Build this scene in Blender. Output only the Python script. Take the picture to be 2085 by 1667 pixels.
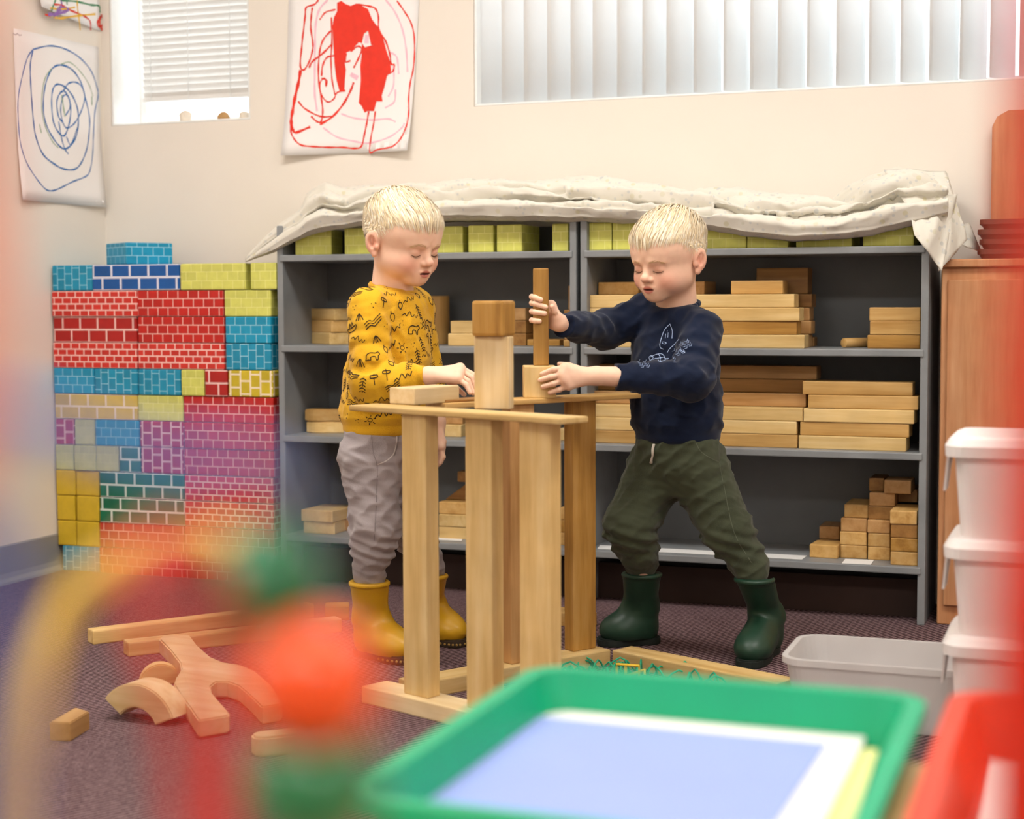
import bpy, bmesh, math, random
import numpy as np
from mathutils import Vector, Matrix
from mathutils.bvhtree import BVHTree
random.seed(7)
rng = np.random.default_rng(11)
for o in list(bpy.data.objects): bpy.data.objects.remove(o)
SC = bpy.context.scene
COL = SC.collection
# ------------------------------------------------------------------ camera
IW, IH = 2085, 1667
F, YAW, PIT, ROL = 3250.0, 0.3508, 0.0682, -0.0042
CAM = np.array([2.987, -4.381, 0.82])
cy_, sy_ = math.cos(YAW), math.sin(YAW)
RGT = np.array([cy_, sy_, 0.0]); FWD = np.array([-sy_, cy_, 0.0])
def ray(px, py):
    x = px - IW/2; y = py - IH/2
    c, s = math.cos(-ROL), math.sin(-ROL)
    x, y = c*x - s*y, s*x + c*y
    r = x/F; u = -y/F
    fw = math.cos(PIT) + u*math.sin(PIT); z = u*math.cos(PIT) - math.sin(PIT)
    return RGT*r + FWD*fw + np.array([0, 0, z])
def at(px, py, d):
    v = ray(px, py); return CAM + v*(d/float(v@FWD))
def onz(px, py, z=0.0):
    v = ray(px, py); return CAM + v*(z - CAM[2])/v[2]
def ony(px, py, y):
    v = ray(px, py); return CAM + v*(y - CAM[1])/v[1]
def onx(px, py, x):
    v = ray(px, py); return CAM + v*(x - CAM[0])/v[0]
def proj(P):
    X = np.asarray(P, float) - CAM
    r = X@RGT; fw = X@FWD; z = X[2]
    d = fw*math.cos(PIT) - z*math.sin(PIT); u = z*math.cos(PIT) + fw*math.sin(PIT)
    x = F*r/d; y = -F*u/d
    return np.array([IW/2 + math.cos(ROL)*x - math.sin(ROL)*y, IH/2 + math.sin(ROL)*x + math.cos(ROL)*y])
def xat(px, y, z):
    x = 1.5
    for _ in range(4):
        py = proj((x, y, z))[1]; x = ony(px, py, y)[0]
    return x
cd = bpy.data.cameras.new('camera'); cam = bpy.data.objects.new('camera', cd); COL.objects.link(cam)
cd.sensor_width = 36.0; cd.lens = 36.0*F/IW; cd.clip_start = 0.05
up0 = np.cross(RGT, FWD*math.cos(PIT) - np.array([0, 0, math.sin(PIT)])); vf = FWD*math.cos(PIT) - np.array([0, 0, math.sin(PIT)])
th = -ROL
r_ = RGT*math.cos(th) - up0*math.sin(th); u_ = up0*math.cos(th) + RGT*math.sin(th)
M = Matrix.Identity(4)
for i in range(3):
    M[i][0] = r_[i]; M[i][1] = u_[i]; M[i][2] = -vf[i]; M[i][3] = CAM[i]
cam.matrix_world = M
cd.dof.use_dof = True; cd.dof.focus_distance = 3.75; cd.dof.aperture_fstop = 3.1
SC.camera = cam
SC.view_settings.view_transform = 'Standard'; SC.view_settings.look = 'None'
SC.view_settings.gamma = 1.0; SC.view_settings.use_curve_mapping = False
SC.view_settings.exposure = 0.40
# ------------------------------------------------------------------ daylight
wd = bpy.data.worlds.new('World'); SC.world = wd; wd.use_nodes = True
bg = wd.node_tree.nodes['Background']; bg.inputs[0].default_value = (0.86, 0.95, 1.0, 1); bg.inputs[1].default_value = 3.0
CEIL = 2.70; XR = 5.2; YF = -6.2
# ------------------------------------------------------------------ materials
def lin(c):
    if isinstance(c, str): c = [int(c[i:i+2], 16) for i in (1, 3, 5)]
    c = [v/255.0 for v in c]
    return tuple(v/12.92 if v <= 0.04045 else ((v+0.055)/1.055)**2.4 for v in c) + (1.0,)
class NT:
    def __init__(s, name):
        s.m = bpy.data.materials.new(name); s.m.use_nodes = True; s.t = s.m.node_tree
        s.b = s.t.nodes['Principled BSDF']
    def n(s, typ, **kw):
        n = s.t.nodes.new(typ)
        for k, v in kw.items(): setattr(n, k, v)
        return n
    def l(s, a, b): s.t.links.new(a, b)
    def ramp(s, fac, stops):
        r = s.n('ShaderNodeValToRGB'); e = r.color_ramp.elements
        while len(e) < len(stops): e.new(0.5)
        for el, (p, c) in zip(e, stops): el.position = p; el.color = c
        s.l(fac, r.inputs[0]); return r.outputs[0]
    def bump(s, h, strength=0.3, dist=0.01):
        b = s.n('ShaderNodeBump'); b.inputs['Strength'].default_value = strength; b.inputs['Distance'].default_value = dist
        s.l(h, b.inputs['Height']); s.l(b.outputs[0], s.b.inputs['Normal'])
    def noise(s, vec, scale, detail=3, rough=0.5, w=None):
        n = s.n('ShaderNodeTexNoise'); n.inputs['Scale'].default_value = scale; n.inputs['Detail'].default_value = detail; n.inputs['Roughness'].default_value = rough
        if w is not None: n.noise_dimensions = '4D'; s.l(w, n.inputs['W'])
        s.l(vec, n.inputs['Vector']); return n.outputs['Fac']
MC = {}
def plain(name, col, rough=0.6, var=0.06, scale=30, bump=0.0, spec=0.4, metal=0.0, trans=0.0, sss=0.0, coat=0.0):
    if name in MC: return MC[name]
    N = NT(name); c = lin(col)
    tc = N.n('ShaderNodeTexCoord')
    f = N.noise(tc.outputs['Object'], scale, 3)
    lo = tuple(max(0, v*(1-var)) for v in c[:3]) + (1,); hi = tuple(min(1, v*(1+var)) for v in c[:3]) + (1,)
    N.l(N.ramp(f, [(0.3, lo), (0.7, hi)]), N.b.inputs['Base Color'])
    N.b.inputs['Roughness'].default_value = rough; N.b.inputs['Metallic'].default_value = metal
    N.b.inputs['Specular IOR Level'].default_value = spec
    N.b.inputs['Transmission Weight'].default_value = trans
    N.b.inputs['Coat Weight'].default_value = coat
    if sss: N.b.inputs['Subsurface Weight'].default_value = sss; N.b.inputs['Subsurface Radius'].default_value = (0.01, 0.005, 0.003)
    if bump: N.bump(f, bump, 0.003)
    MC[name] = N.m; return N.m
WT = {'light': ('#dab87a', '#c69f5e', '#e6cb94'), 'mid': ('#caa060', '#b38645', '#d6b177'), 'gold': ('#b0823c', '#8c6026', '#c29757'),
      'dark': ('#946a36', '#7b4f22', '#ab7b43'), 'pale': ('#e2c797', '#d2b27c', '#ecd7b0'), 'tan': ('#b88c58', '#a1743f', '#c69c69')}
def wood(tone, axis=0):
    k = 'wood_%s_%d' % (tone, axis)
    if k in MC: return MC[k]
    N = NT(k); a, b, c = [lin(v) for v in WT[tone]]
    tc = N.n('ShaderNodeTexCoord'); oi = N.n('ShaderNodeObjectInfo')
    mp = N.n('ShaderNodeMapping'); sc = [38, 38, 38]; sc[axis] = 3.0; mp.inputs['Scale'].default_value = sc
    N.l(tc.outputs['Object'], mp.inputs['Vector'])
    mu = N.n('ShaderNodeMath', operation='MULTIPLY'); N.l(oi.outputs['Random'], mu.inputs[0]); mu.inputs[1].default_value = 37.0
    f1 = N.noise(mp.outputs[0], 1.0, 4, 0.6, mu.outputs[0])
    f2 = N.noise(tc.outputs['Object'], 14, 2, 0.5, mu.outputs[0])
    col = N.ramp(f1, [(0.30, b), (0.5, a), (0.72, c)])
    hs = N.n('ShaderNodeHueSaturation')
    mr = N.n('ShaderNodeMapRange'); N.l(oi.outputs['Random'], mr.inputs[0]); mr.inputs[3].default_value = 0.86; mr.inputs[4].default_value = 1.1
    mr2 = N.n('ShaderNodeMapRange'); N.l(f2, mr2.inputs[0]); mr2.inputs[1].default_value = .3; mr2.inputs[2].default_value = .7; mr2.inputs[3].default_value = 0.92; mr2.inputs[4].default_value = 1.06
    m2 = N.n('ShaderNodeMath', operation='MULTIPLY'); N.l(mr.outputs[0], m2.inputs[0]); N.l(mr2.outputs[0], m2.inputs[1])
    N.l(m2.outputs[0], hs.inputs['Value']); N.l(col, hs.inputs['Color']); N.l(hs.outputs[0], N.b.inputs['Base Color'])
    N.b.inputs['Roughness'].default_value = 0.5; N.b.inputs['Specular IOR Level'].default_value = 0.35
    N.bump(f1, 0.12, 0.001)
    MC[k] = N.m; return N.m
def brickmat(name, col, mortar, bw, bh, rot=False, msize=0.0016, off=0.5, shade=0.8, soft=0.1):
    if name in MC: return MC[name]
    N = NT(name); uv = N.n('ShaderNodeUVMap'); oi = N.n('ShaderNodeObjectInfo')
    mp = N.n('ShaderNodeMapping')
    if rot: mp.inputs['Rotation'].default_value = (0, 0, math.pi/2)
    N.l(uv.outputs[0], mp.inputs['Vector'])
    ad = N.n('ShaderNodeVectorMath', operation='ADD')
    cm = N.n('ShaderNodeCombineXYZ'); mu = N.n('ShaderNodeMath', operation='MULTIPLY'); N.l(oi.outputs['Random'], mu.inputs[0]); mu.inputs[1].default_value = bw
    N.l(mu.outputs[0], cm.inputs[0]); N.l(mp.outputs[0], ad.inputs[0]); N.l(cm.outputs[0], ad.inputs[1])
    br = N.n('ShaderNodeTexBrick'); br.offset = off
    br.inputs['Scale'].default_value = 1.0; br.inputs['Brick Width'].default_value = bw; br.inputs['Row Height'].default_value = bh
    br.inputs['Mortar Size'].default_value = msize; br.inputs['Mortar Smooth'].default_value = soft
    c = lin(col); d = tuple(v*shade for v in c[:3]) + (1,)
    br.inputs['Color1'].default_value = c; br.inputs['Color2'].default_value = d; br.inputs['Mortar'].default_value = lin(mortar)
    N.l(ad.outputs[0], br.inputs['Vector'])
    tc = N.n('ShaderNodeTexCoord'); f = N.noise(tc.outputs['Object'], 45, 4)
    mx = N.n('ShaderNodeMix', data_type='RGBA', blend_type='MULTIPLY'); mx.inputs['Factor'].default_value = 0.5
    N.l(br.outputs['Color'], mx.inputs[6]); N.l(N.ramp(f, [(0.3, (.8, .8, .8, 1)), (0.6, (1, 1, 1, 1))]), mx.inputs[7])
    N.l(mx.outputs[2], N.b.inputs['Base Color'])
    N.b.inputs['Roughness'].default_value = 0.42; N.b.inputs['Specular IOR Level'].default_value = 0.4
    N.bump(f, 0.15, 0.002)
    MC[name] = N.m; return N.m
# ------------------------------------------------------------------ mesh helpers
def link(name, me, mat=None, parent=None, loc=None, rot=None):
    o = bpy.data.objects.new(name, me); COL.objects.link(o)
    if mat is not None and me is not None and not me.materials: me.materials.append(mat)
    if parent is not None: o.parent = parent
    if loc is not None: o.location = tuple(loc)
    if rot is not None: o.rotation_euler = rot
    return o
def empty(name, loc=(0, 0, 0), rz=0):
    o = bpy.data.objects.new(name, None); COL.objects.link(o); o.location = tuple(loc); o.rotation_euler = (0, 0, rz); o.empty_display_size = 0.05
    return o
def tag(o, label, cat, group=None):
    o['label'] = label; o['category'] = cat
    if group: o['group'] = group
    return o
def struct(o): o['kind'] = 'structure'; return o
def bm_mesh(bm, name='m', smooth=False):
    bmesh.ops.recalc_face_normals(bm, faces=bm.faces)
    me = bpy.data.meshes.new(name); bm.to_mesh(me); bm.free()
    if smooth:
        for p in me.polygons: p.use_smooth = True
    return me
def boxuv(me):
    uv = me.uv_layers.new(name='UVMap')
    for p in me.polygons:
        n = p.normal; a = max(range(3), key=lambda i: abs(n[i]))
        for li in p.loop_indices:
            v = me.vertices[me.loops[li].vertex_index].co
            uv.data[li].uv = (v.y, v.z) if a == 0 else ((v.x, v.z) if a == 1 else (v.x, v.y))
BC = {}
def boxmesh(dx, dy, dz, bev=0.002, seg=2, key=None):
    """box centred in x and y, base at z=0"""
    k = (round(dx, 4), round(dy, 4), round(dz, 4), bev, seg, key)
    if k in BC: return BC[k]
    bm = bmesh.new(); bmesh.ops.create_cube(bm, size=1.0)
    for v in bm.verts: v.co = Vector((v.co.x*dx, v.co.y*dy, (v.co.z+0.5)*dz))
    if bev: bmesh.ops.bevel(bm, geom=list(bm.edges), offset=min(bev, 0.45*min(dx, dy, dz)), segments=seg, affect='EDGES', profile=0.6)
    me = bm_mesh(bm, 'box'); boxuv(me); BC[k] = me; return me
def abox(name, lo, hi, mat, parent=None, bev=0.0, seg=1):
    """axis aligned box from corners, own mesh"""
    lo = np.array(lo, float); hi = np.array(hi, float); d = hi-lo
    me = boxmesh(d[0], d[1], d[2], bev, seg, key=mat.name)
    return link(name, me, mat, parent, ((lo[0]+hi[0])/2, (lo[1]+hi[1])/2, lo[2]))
def prism(pts, z0, z1, bev=0.0, seg=2):
    """extrude 2d outline in z"""
    bm = bmesh.new(); vs = [bm.verts.new((p[0], p[1], z0)) for p in pts]; f = bm.faces.new(vs)
    r = bmesh.ops.extrude_face_region(bm, geom=[f]); nv = [g for g in r['geom'] if isinstance(g, bmesh.types.BMVert)]
    for v in nv: v.co.z = z1
    bmesh.ops.recalc_face_normals(bm, faces=bm.faces)
    if bev:
        es = [e for e in bm.edges if abs(e.verts[0].co.z-e.verts[1].co.z) < 1e-6]
        bmesh.ops.bevel(bm, geom=es, offset=bev, segments=seg, affect='EDGES')
    return bm_mesh(bm, 'prism')
def lathe(prof, n=32, smooth=True):
    bm = bmesh.new(); rings = []
    for r, z in prof:
        rings.append([bm.verts.new((r*math.cos(2*math.pi*i/n), r*math.sin(2*math.pi*i/n), z)) for i in range(n)])
    for a, b in zip(rings[:-1], rings[1:]):
        for i in range(n): bm.faces.new((a[i], a[(i+1) % n], b[(i+1) % n], b[i]))
    bm.faces.new(rings[0]); bm.faces.new(rings[-1])
    return bm_mesh(bm, 'lathe', smooth)
def tube_bm(bm, pts, rad, n=8, closed=False):
    pts = [Vector(p) for p in pts]; m = len(pts); rings = []; prev = None
    for i, p in enumerate(pts):
        t = (pts[min(i+1, m-1)] - pts[max(i-1, 0)]); t.normalize()
        if prev is None:
            a = Vector((0, 0, 1)) if abs(t.z) < 0.9 else Vector((1, 0, 0)); prev = t.cross(a).normalized()
        prev = (prev - t*prev.dot(t)).normalized(); q = t.cross(prev)
        r = rad[i] if hasattr(rad, '__len__') else rad
        rings.append([bm.verts.new(p + (prev*math.cos(2*math.pi*k/n) + q*math.sin(2*math.pi*k/n))*r) for k in range(n)])
    for a, b in zip(rings[:-1], rings[1:]):
        for k in range(n): bm.faces.new((a[k], a[(k+1) % n], b[(k+1) % n], b[k]))
    bm.faces.new(rings[0][::-1]); bm.faces.new(rings[-1])
def tube(pts, rad, n=8):
    bm = bmesh.new(); tube_bm(bm, pts, rad, n); return bm_mesh(bm, 'tube', True)
def catmull(pts, k=6):
    P = [np.array(p, float) for p in pts]; P = [2*P[0]-P[1]] + P + [2*P[-1]-P[-2]]; out = []
    for i in range(1, len(P)-2):
        for j in range(k):
            t = j/k; a, b, c, d = P[i-1], P[i], P[i+1], P[i+2]
            out.append(0.5*((2*b) + (c-a)*t + (2*a-5*b+4*c-d)*t*t + (3*b-a-3*c+d)*t**3))
    out.append(P[-2]); return out
def ribbon_bm(bm, pts, nrm, w):
    """flat ribbon along 3d points; nrm: one normal or list"""
    P = [Vector(p) for p in pts]; m = len(P); L = []; R = []
    for i, p in enumerate(P):
        t = P[min(i+1, m-1)]-P[max(i-1, 0)]
        n = Vector(nrm[i]) if isinstance(nrm, list) else Vector(nrm)
        s = t.cross(n)
        if s.length < 1e-9: s = Vector((1, 0, 0))
        s.normalize(); ww = w[i] if hasattr(w, '__len__') else w
        L.append(bm.verts.new(p - s*ww/2)); R.append(bm.verts.new(p + s*ww/2))
    for i in range(m-1): bm.faces.new((L[i], R[i], R[i+1], L[i+1]))

def shell(bm, t):
    """give an open sheet a thickness t (towards its back)"""
    bm.normal_update(); fs = list(bm.faces); be = [e for e in bm.edges if len(e.link_faces) == 1]; vs = list(bm.verts)
    nv = {v: bm.verts.new(v.co - v.normal*t) for v in vs}
    rim = []
    for e in be:
        f = e.link_faces[0]; lv = list(f.verts); a, b = e.verts
        i = lv.index(a)
        if lv[(i+1) % len(lv)] is not b: a, b = b, a
        rim.append((a, b))
    for f in fs: bm.faces.new([nv[v] for v in reversed(f.verts)])
    for a, b in rim: bm.faces.new((b, a, nv[a], nv[b]))
# ================================================================== ROOM
def paintmat(name, col, rough=0.85):
    N = NT(name); tc = N.n('ShaderNodeTexCoord'); c = lin(col)
    f = N.noise(tc.outputs['Object'], 3, 4); f2 = N.noise(tc.outputs['Object'], 220, 2)
    N.l(N.ramp(f, [(0.3, tuple(v*0.97 for v in c[:3])+(1,)), (0.7, c)]), N.b.inputs['Base Color'])
    N.b.inputs['Roughness'].default_value = rough; N.b.inputs['Specular IOR Level'].default_value = 0.25
    N.bump(f2, 0.08, 0.002); return N.m
M_WALL = paintmat('wall_paint', '#eee5da')
M_CEIL = paintmat('ceiling_paint', '#f3efe8')
M_WHITE = plain('white_gloss', '#f2f2f0', 0.4, 0.02)
def carpetmat():
    N = NT('carpet'); tc = N.n('ShaderNodeTexCoord')
    mp = N.n('ShaderNodeMapping'); mp.inputs['Rotation'].default_value = (0, 0, math.radians(-62)); N.l(tc.outputs['Object'], mp.inputs[0])
    w = N.n('ShaderNodeTexWave', wave_type='BANDS', bands_direction='Y'); w.inputs['Scale'].default_value = 27; w.inputs['Distortion'].default_value = 1.6; w.inputs['Detail'].default_value = 3; w.inputs['Detail Scale'].default_value = 5
    N.l(mp.outputs[0], w.inputs['Vector'])
    f = N.noise(tc.outputs['Object'], 300, 3, 0.7); g = N.noise(tc.outputs['Object'], 2.5, 3)
    mx = N.n('ShaderNodeMath', operation='MULTIPLY'); N.l(w.outputs['Fac'], mx.inputs[0]); N.l(N.ramp(f, [(.25, (.3, .3, .3, 1)), (.7, (1, 1, 1, 1))]), mx.inputs[1])
    c = N.ramp(mx.outputs[0], [(0.05, lin('#3a272b')), (0.35, lin('#785b5d')), (0.8, lin('#c0a4a5'))])
    m2 = N.n('ShaderNodeMix', data_type='RGBA', blend_type='MULTIPLY'); m2.inputs['Factor'].default_value = 1.0
    N.l(c, m2.inputs[6]); N.l(N.ramp(g, [(0.3, (.86, .84, .88, 1)), (0.7, (1, 1, 1, 1))]), m2.inputs[7])
    N.l(m2.outputs[2], N.b.inputs['Base Color']); N.b.inputs['Roughness'].default_value = 0.95; N.b.inputs['Specular IOR Level'].default_value = 0.1
    N.bump(mx.outputs[0], 0.9, 0.006); return N.m
M_CARPET = carpetmat()
struct(abox('floor', (-0.2, YF-.2, -0.05), (XR+.2, 0.25, 0), M_CARPET))
struct(abox('ceiling', (-0.2, YF-.2, CEIL), (XR+.2, 0.25, CEIL+.05), M_CEIL))
struct(abox('wall_left', (-0.15, YF, 0), (0, 0.22, CEIL), M_WALL))
struct(abox('wall_right', (XR, YF, 0), (XR+.15, 0.22, CEIL), M_WALL))
struct(abox('wall_front', (-0.15, YF-.15, 0), (XR+.15, YF, CEIL), M_WALL))
W1 = (0.030, 0.531, 1.378, 2.20); W2 = (1.270, 3.05, 1.384, 2.25); WT_ = 0.20
def wall_with_holes():
    xs = [-0.0, W1[0], W1[1], W2[0], W2[1], XR]
    bm = bmesh.new()
    def add(x0, x1, z0, z1):
        r = bmesh.ops.create_cube(bm, size=1.0)
        for v in r['verts']: v.co = Vector((x0+(v.co.x+.5)*(x1-x0), (v.co.y+.5)*WT_, z0+(v.co.z+.5)*(z1-z0)))
    for a, b in zip(xs[:-1], xs[1:]):
        h = W1 if a == W1[0] else (W2 if a == W2[0] else None)
        if h is None: add(a, b, 0, CEIL)
        else: add(a, b, 0, h[2]); add(a, b, h[3], CEIL)
    return bm_mesh(bm, 'wall')
struct(link('wall_back', wall_with_holes(), M_WALL))
# cove base on the left wall
M_COVE = plain('cove_vinyl', '#8f8c89', 0.5, 0.04, 8)
def baseboard(name, pts2d, axis, a0, a1):
    bm = bmesh.new(); A = []; B = []
    for (o, z) in pts2d:
        if axis == 'y': A.append(bm.verts.new((o, a0, z))); B.append(bm.verts.new((o, a1, z)))
        else: A.append(bm.verts.new((a0, -o, z))); B.append(bm.verts.new((a1, -o, z)))
    n = len(A)
    for i in range(n): bm.faces.new((A[i], A[(i+1) % n], B[(i+1) % n], B[i]))
    bm.faces.new(A); bm.faces.new(B[::-1])
    return struct(link(name, bm_mesh(bm, 'bb'), M_COVE))
cove = [(0, 0), (.022, 0), (.020, .006), (.010, .016), (.006, .03), (.005, .108), (.002, .112), (0, .112)]
baseboard('baseboard_left', cove, 'y', YF, -0.001)
baseboard('baseboard_back', cove, 'x', 2.9, XR)
# ---- windows
N = NT('window_glass'); N.b.inputs['Base Color'].default_value = (.9, .97, 1, 1); N.b.inputs['Roughness'].default_value = 0.03; N.b.inputs['Alpha'].default_value = 0.10
M_PANE = N.m
def window(name, w, y):
    root = struct(empty(name, ((w[0]+w[1])/2, y, w[2])))
    x0, x1, z0, z1 = w; t = 0.032
    def part(n, lo, hi, m): 
        o = abox(n, lo, hi, m, None, 0.002); o.parent = root; o.matrix_parent_inverse = Matrix.Translation(-Vector(root.location)); return o
    part('frame_stile', (x0, y, z0), (x0+t, y+.04, z1), M_WHITE); part('frame_stile', (x1-t, y, z0), (x1, y+.04, z1), M_WHITE)
    part('frame_rail', (x0+t, y, z0), (x1-t, y+.04, z0+t), M_WHITE); part('frame_rail', (x0+t, y, z1-t), (x1-t, y+.04, z1), M_WHITE)
    part('pane', (x0+t, y+.018, z0+t), (x1-t, y+.022, z1-t), M_PANE)
    # reveal lining boards
    yb = 0.002
    part('jamb_lining', (x0+.0005, yb, z0+.006), (x0+.008, y, z1), M_WHITE); part('jamb_lining', (x1-.008, yb, z0+.006), (x1-.0005, y, z1), M_WHITE)
    part('sill_board', (x0+.0005, yb, z0+.0005), (x1-.0005, y, z0+.007), M_WHITE)
window('window_1', W1, 0.155); window('window_2', W2, 0.155)
M_SLAT = plain('blind_slat', '#e9e6e2', 0.45, 0.02, 10)
# horizontal blind
zb = ony(330, 207, 0.115)[2]
hb = tag(empty('window_blind', ((W1[0]+W1[1])/2, 0.115, zb)), 'white horizontal slat blind half lowered in the small corner window', 'blind')
bx0, bx1 = W1[0]+.05, W1[1]-.012
sl = boxmesh(bx1-bx0, 0.026, 0.0012, 0.0)
zc = zb + 0.018; k = 0
while zc < W1[3]-0.04:
    o = link('slat', sl, M_SLAT, hb, (((bx0+bx1)-(W1[0]+W1[1]))/2, 0, zc-zb), (math.radians(-56), 0, 0)); zc += 0.0215
o = abox('bottom_rail', (bx0-(W1[0]+W1[1])/2, -.012, 0), (bx1-(W1[0]+W1[1])/2, .012, .014), M_SLAT, hb, .002)
o = abox('head_rail', (bx0-(W1[0]+W1[1])/2, -.016, W1[3]-.04-zb), (bx1-(W1[0]+W1[1])/2, .016, W1[3]-.005-zb), M_SLAT, hb, .002)
for fx in (0.12, 0.42, .75):
    link('ladder_cord', tube([(-.22+.46*fx, -.016, 0), (-.22+.46*fx, -.016, W1[3]-.04-zb)], 0.0012, 5), M_WHITE, hb)
# vertical blind
vb = tag(empty('vertical_blind', ((W2[0]+W2[1])/2, 0.045, W2[2]+.012)), 'white vertical vane blind filling the wide window above the bookcases', 'blind')
def vane_mesh():
    bm = bmesh.new(); n = 6; h = W2[3]-W2[2]-.06; A = []; B = []
    for i in range(n+1):
        u = -1+2*i/n; x = .0445*u; y = .006*(1-u*u)
        A.append(bm.verts.new((x, y, 0))); B.append(bm.verts.new((x, y, h)))
    for i in range(n): bm.faces.new((A[i], A[i+1], B[i+1], B[i]))
    shell(bm, 0.0007)
    return bm_mesh(bm, 'vane', True)
vm = vane_mesh(); N = NT('vane_vinyl'); tc = N.n('ShaderNodeTexCoord'); f = N.noise(tc.outputs['Object'], 5, 2)
N.l(N.ramp(f, [(.3, lin('#f3f0ed')), (.7, lin('#faf8f6'))]), N.b.inputs['Base Color']); N.b.inputs['Roughness'].default_value = 0.5
tr = N.n('ShaderNodeBsdfTranslucent'); tr.inputs[0].default_value = (.93, .97, 1, 1)
ms = N.n('ShaderNodeMixShader'); ms.inputs[0].default_value = 0.30; N.l(N.b.outputs[0], ms.inputs[1]); N.l(tr.outputs[0], ms.inputs[2])
N.l(ms.outputs[0], N.t.nodes['Material Output'].inputs['Surface']); M_VANE = N.m
edges = [975, 1030, 1075, 1121, 1170, 1215, 1262, 1312, 1362, 1413, 1470, 1530, 1585, 1640, 1700, 1765, 1830, 1890, 1955, 2010, 2075, 2140, 2205]
for i in range(len(edges)-1):
    xa, xb = xat(edges[i], .045, 1.5), xat(edges[i+1], .045, 1.5); xc = (xa+xb)/2
    if xc > W2[1]-.03: break
    an = math.radians(18 + 24*min(1, i/9.0) + 6*math.sin(i*2.1))
    link('vane', vm, M_VANE, vb, (xc-(W2[0]+W2[1])/2, 0, 0), (0, 0, an))
abox('head_rail', (W2[0]+.01-(W2[0]+W2[1])/2, -.02, W2[3]-W2[2]-.05), (W2[1]-.01-(W2[0]+W2[1])/2, .02, W2[3]-W2[2]-.016), M_WHITE, vb, .002)
# sill ornaments
def blobmesh(r, seed, sq=1.0):
    bm = bmesh.new(); bmesh.ops.create_icosphere(bm, subdivisions=3, radius=1.0); R = random.Random(seed); ph = [R.uniform(0, 6) for _ in range(6)]
    for v in bm.verts:
        k = 1+.09*math.sin(3*v.co.x+ph[0])+.07*math.sin(4*v.co.y+ph[1])+.06*math.sin(5*v.co.z+ph[2])
        v.co = Vector((v.co.x*r*k, v.co.y*r*.8*k, max(-.82, v.co.z)*r*sq*k))
    zmin = min(v.co.z for v in bm.verts)
    for v in bm.verts: v.co.z -= zmin
    return bm_mesh(bm, 'blob', True)
zs = W1[2]+.0075
for px, r, c, lab, sq in [(377, .024, '#e9dccb', 'cream rounded sill ornament, leftmost of three below the small blind', .8), (455, .019, '#b98f5c', 'brown pebble-like ornament in the middle of the small window sill', .85), (497, .019, '#e6d8c6', 'cream pebble-like ornament nearest the right edge of the small window', .7)]:
    o = link('sill_ornament', blobmesh(r, px, sq), plain('orn%d' % px, c, .7, .1, 40), None, (xat(px, .06, 1.39), .06, zs)); tag(o, lab, 'ornament', 'ornaments on the window sill')
# ---- ceiling lights
def diffuser(n, st):
    N = NT(n); N.b.inputs['Emission Color'].default_value = (1.0, .965, .905, 1); N.b.inputs['Emission Strength'].default_value = st; return N.m
M_DIFF = [diffuser('diffuser_near_windows', 16.0), diffuser('diffuser_room', 17.0)]
for i, (x, y, lab) in enumerate([(1.3, -1.75, 'above the play corner nearest the windows'), (3.5, -1.75, 'above the right end of the bookcases'), (1.3, -4.7, 'over the left half of the room behind'), (3.5, -4.7, 'over the camera side of the room')]):
    t = tag(empty('ceiling_light', (x, y, CEIL-.03)), 'white rectangular ceiling light panel ' + lab, 'ceiling light', 'ceiling light panels')
    link('diffuser', boxmesh(1.16, .56, .012, 0, key='d%d' % (i//2)), M_DIFF[i//2], t, (0, 0, .005))
    for a, b in (((-.61, -.31), (.61, -.28)), ((-.61, .28), (.61, .31)), ((-.61, -.28), (-.58, .28)), ((.58, -.28), (.61, .28))):
        abox('frame', (a[0], a[1], 0), (b[0], b[1], .03), M_WHITE, t, .002)
# ================================================================== BOOKCASES
def greypaint():
    N = NT('grey_paint'); tc = N.n('ShaderNodeTexCoord'); f = N.noise(tc.outputs['Object'], 9, 4)
    mp = N.n('ShaderNodeMapping'); mp.inputs['Scale'].default_value = (4, 60, 60); N.l(tc.outputs['Object'], mp.inputs[0]); g = N.noise(mp.outputs[0], 1, 3)
    N.l(N.ramp(f, [(.3, lin('#7d8082')), (.7, lin('#8f9294'))]), N.b.inputs['Base Color']); N.b.inputs['Roughness'].default_value = .42
    N.bump(g, .15, .002); return N.m
M_GREY = greypaint(); M_GREY_SHADED = plain('grey_paint_shaded', '#666a6d', .55, .06, 9); M_KICK = plain('kick_brown', '#33211a', .7, .2, 6)  # back panels: same grey paint, darkened to put compartment shade into the colour
ZT = [0.147, 0.435, 0.694, 0.952]; TH = 0.0185; YS = -0.30
def bookcase(x0, x1, label):
    t = tag(empty('bookcase', ((x0+x1)/2, YS/2, 0)), label, 'bookcase', 'grey painted bookcases')
    c = ((x0+x1)/2, YS/2)
    def part(n, lo, hi, m=M_GREY, b=.003): return abox(n, (lo[0]-c[0], lo[1]-c[1], lo[2]), (hi[0]-c[0], hi[1]-c[1], hi[2]), m, t, b, 2)
    pt = 0.019; ztop = 1.036
    part('side_panel', (x0, YS, 0), (x0+pt, -.006, ztop)); part('side_panel', (x1-pt, YS, 0), (x1, -.006, ztop))
    for z in ZT: part('shelf_board', (x0+pt*.55, YS-.004, z-TH), (x1-pt*.55, -.018, z))
    part('back_panel', (x0+pt, -.018, .05), (x1-pt, -.007, ztop-.005), M_GREY_SHADED, .001)
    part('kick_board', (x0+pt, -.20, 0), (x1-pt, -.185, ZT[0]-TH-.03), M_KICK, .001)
    return t
UL0, UL1 = xat(565, YS, .8), xat(1173.5, YS, .8); UR0, UR1 = xat(1181.5, YS, .8), xat(1891, YS, .8)
bookcase(UL0, UL1, 'grey open bookcase behind the boy in yellow, nearer the cardboard wall')
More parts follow.
